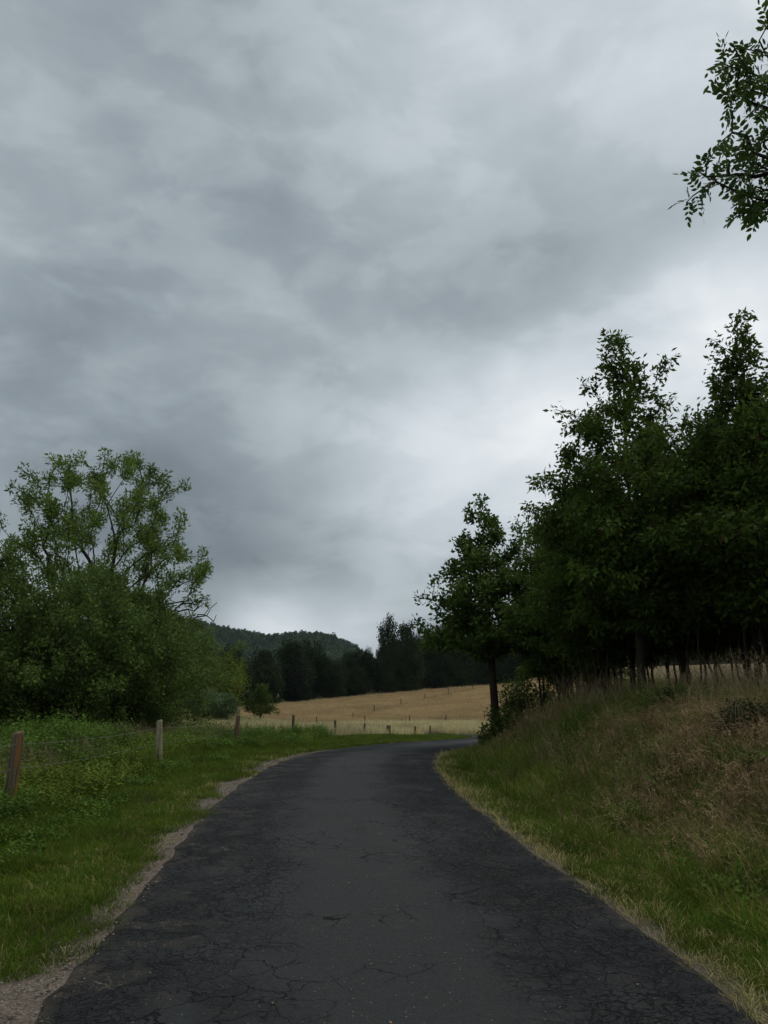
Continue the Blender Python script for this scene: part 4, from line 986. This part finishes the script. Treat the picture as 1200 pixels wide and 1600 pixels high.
m, nt, out = new_mat('rusty_wire'); g = G(nt); b = g.n('ShaderNodeBsdfPrincipled'); b.inputs['Base Color'].default_value = (.22, .21, .19, 1); b.inputs['Metallic'].default_value = .6; b.inputs['Roughness'].default_value = .6
nt.links.new(b.outputs[0], out.inputs[0]); M['wire'] = m
def post_mesh(seed, h, r0, mat, lean=(0, 0), sides=14):
    r = np.random.default_rng(seed); th = np.arange(sides) / sides * 6.283; rad = r0 * (1 + r.normal(0, .07, sides)); rad[3:6] *= .86
    zs = np.array([-.35, 0, .12, .3, .5, .7, .85, .95, .985, 1.0]) * h; zs[0] = -.35; V = []
    for i, z in enumerate(zs):
        t = max(z, 0) / h; k = (1.06 - .14 * t) * (.9 if i == len(zs) - 1 else 1); q = rad * k * (1 + r.normal(0, .02, sides))
        zt = z + (r.normal(0, .006, sides) + .015 * np.cos(th + seed) if i >= len(zs) - 2 else 0)
        V.append(np.stack([np.cos(th) * q + lean[0] * z, np.sin(th) * q + lean[1] * z, np.full(sides, 0.) + zt], -1))
    top = V[-1].mean(0) - np.array([0, 0, .006]); V = np.concatenate(V + [top[None]]); F = []
    for i in range(len(zs) - 1):
        for k in range(sides): F.append([i * sides + k, i * sides + (k + 1) % sides, (i + 1) * sides + (k + 1) % sides, (i + 1) * sides + k])
    b = (len(zs) - 1) * sides
    return mesh_np('post', V, [np.array(F), np.array([[b + k, b + (k + 1) % sides, b + sides] for k in range(sides)])], mat, True)
def wire_mesh(pts, sag, r=.0022, n=14, barbs=True):
    P = []
    for a, b in zip(pts[:-1], pts[1:]):
        for k in range(n):
            t = k / n; q = np.array(a) * (1 - t) + np.array(b) * t; q[2] -= sag * 4 * t * (1 - t); P.append(q)
    P.append(np.array(pts[-1], float)); P = np.array(P); d = np.gradient(P, axis=0); d /= np.linalg.norm(d, axis=1)[:, None]
    e1 = np.cross(d, [0, 0, 1.]); e1 /= np.linalg.norm(e1, axis=1)[:, None]; e2 = np.cross(d, e1); th = np.arange(5) / 5 * 6.283
    V = (P[:, None] + r * (e1[:, None] * np.cos(th)[None, :, None] + e2[:, None] * np.sin(th)[None, :, None])).reshape(-1, 3); F = []
    for i in range(len(P) - 1):
        for k in range(5): F.append([i * 5 + k, i * 5 + (k + 1) % 5, (i + 1) * 5 + (k + 1) % 5, (i + 1) * 5 + k])
    F = np.array(F)
    if barbs:
        bv = []; bf = []; o = len(V); rg = np.random.default_rng(4); nb = 0
        for i in range(len(P) - 1):
            for t in (.3, .8):
                c = P[i] * (1 - t) + P[i + 1] * t; v = rg.normal(0, 1, 3); v /= np.linalg.norm(v); w = np.cross(v, d[i]); w = w / max(np.linalg.norm(w), 1e-6) * r
                bv += [c - v * .02 - w, c + v * .02 - w, c + v * .02 + w, c - v * .02 + w]; bf.append([o + nb, o + nb + 1, o + nb + 2, o + nb + 3]); nb += 4
        V = np.concatenate([V, np.array(bv)]); F = np.concatenate([F, np.array(bf)])
    return mesh_np('wire', V, F, M['wire'])
def fence(label, posts, wires=(.55, .85), group=None, wr=.0022):
    x0, y0 = posts[0][:2]; z0 = gz(x0, y0); root = empty('wire_fence', (x0, y0, z0)); tag(root, label, 'fence', group)
    base = []
    for i, (x, y, h, r, mat, lean, lab) in enumerate(posts):
        z = gz(x, y); p = ob('post', post_mesh(300 + i, h, r, M[mat], lean), root, (x - x0, y - y0, z - z0))
        if lab: p['label'] = lab
        base.append((x, y, z, h, lean))
    for f in wires:
        pts = [(x + l[0] * h * f - x0 + .02, y - y0 - .07, z + h * f - z0) for (x, y, z, h, l) in base]
        ob('wire', wire_mesh(pts, .05, wr), root)
    return root
FP = [(-5.3, 4.6, 1.05, .075, 'post_old', (0, 0), None),
      (-4.93, 10.7, 1.03, .078, 'post_old', (.035, .01), 'thick leaning weathered post with a rust coloured split'),
      (-4.62, 16.6, .98, .062, 'post_pale', (-.055, 0), 'pale slim post leaning left'),
      (-4.47, 24.2, .98, .078, 'post_old', (.03, 0), 'brown post with a vertical split'),
      (-3.75, 32.8, 1.0, .06, 'post_dark', (.02, 0), 'thin grey split post'),
      (-2.55, 41.5, .92, .065, 'post_dark', (0, 0), None), (-1.25, 50, .85, .06, 'post_dark', (.05, 0), None),
      (.33, 57.5, .85, .15, 'post_dark', (0, 0), 'stout short dark post by the verge'), (2.45, 63, .8, .08, 'post_dark', (0, 0), None), (3.9, 67.5, .8, .07, 'post_dark', (0, 0), None)]
fence('roadside fence of rough wooden posts and barbed wire along the left verge', FP)
FF = [(-3.4, 87, 1.3, .07, 'post_dark', (0, 0), None), (-1.2, 98, 1.5, .07, 'post_dark', (0, 0), None), (2.4, 112, 1.6, .07, 'post_dark', (0, 0), None), (6.5, 126, 1.6, .07, 'post_dark', (0, 0), None),
      (11.5, 141, 1.7, .07, 'post_dark', (0, 0), None), (17.5, 156, 1.7, .07, 'post_dark', (0, 0), None)]
fence('far fence of thin posts running diagonally up the golden field', FF, wires=(.8,), wr=.004)
FE_ = [(x, 83.2 - (x + 20) * .02, 1.15, .06, 'post_dark', (random.Random(int(x * 9)).gauss(0, .03), 0), None) for x in (-24, -18, -12.5, -7, -2, 2.6, 6.4, 10.4)]
fence('low fence of small posts along the near edge of the golden field', FE_, wires=(.6, .85), wr=.004)
# dark strip of uncut grass under the diagonal fence
dg = [blades(40, .5, .5, .95, .025, .35, M['grass_brown'], 270 + i, curl=.4, segs=2) for i in range(3)]
xs_ = np.array([p[0] for p in FF]); ys_ = np.array([p[1] for p in FF]); t = rng.uniform(0, 1, 420); ya = ys_[0] + (ys_[-1] - ys_[0]) * t; xa = np.interp(ya, ys_, xs_) + rng.normal(0, .3, 420)
P_, Rr, Sc = place(xa, ya, np.full(420, -50.), 1.0)
P_[:, 2] = ground_z(xa, ya, np.full(420, -50.), False) + .15
gn_scatter('fence_strip_grass', 'brown uncut grass under the diagonal field fence', 'grass', P_, Rr, Sc, dg)

# ------------------------------------------------------------------ moist air
m, nt, out = new_mat('moist_air')
v = nt.nodes.new('ShaderNodeVolumePrincipled'); v.inputs['Color'].default_value = (.80, .88, 1, 1); v.inputs['Density'].default_value = .00007; v.inputs['Anisotropy'].default_value = .2
nt.links.new(v.outputs[0], out.inputs['Volume'])
x0, x1, y0, y1, z0, z1 = -1700, 1700, -1000, 2900, -40, 140
V = np.array([(x, y, z) for x in (x0, x1) for y in (y0, y1) for z in (z0, z1)]); F = np.array([[0, 1, 3, 2], [4, 6, 7, 5], [0, 4, 5, 1], [2, 3, 7, 6], [0, 2, 6, 4], [1, 5, 7, 3]])
hzb = ob('haze', mesh_np('haze', V, F, m)); tag(hzb, 'thin moist air fading the far hills', kind='stuff')
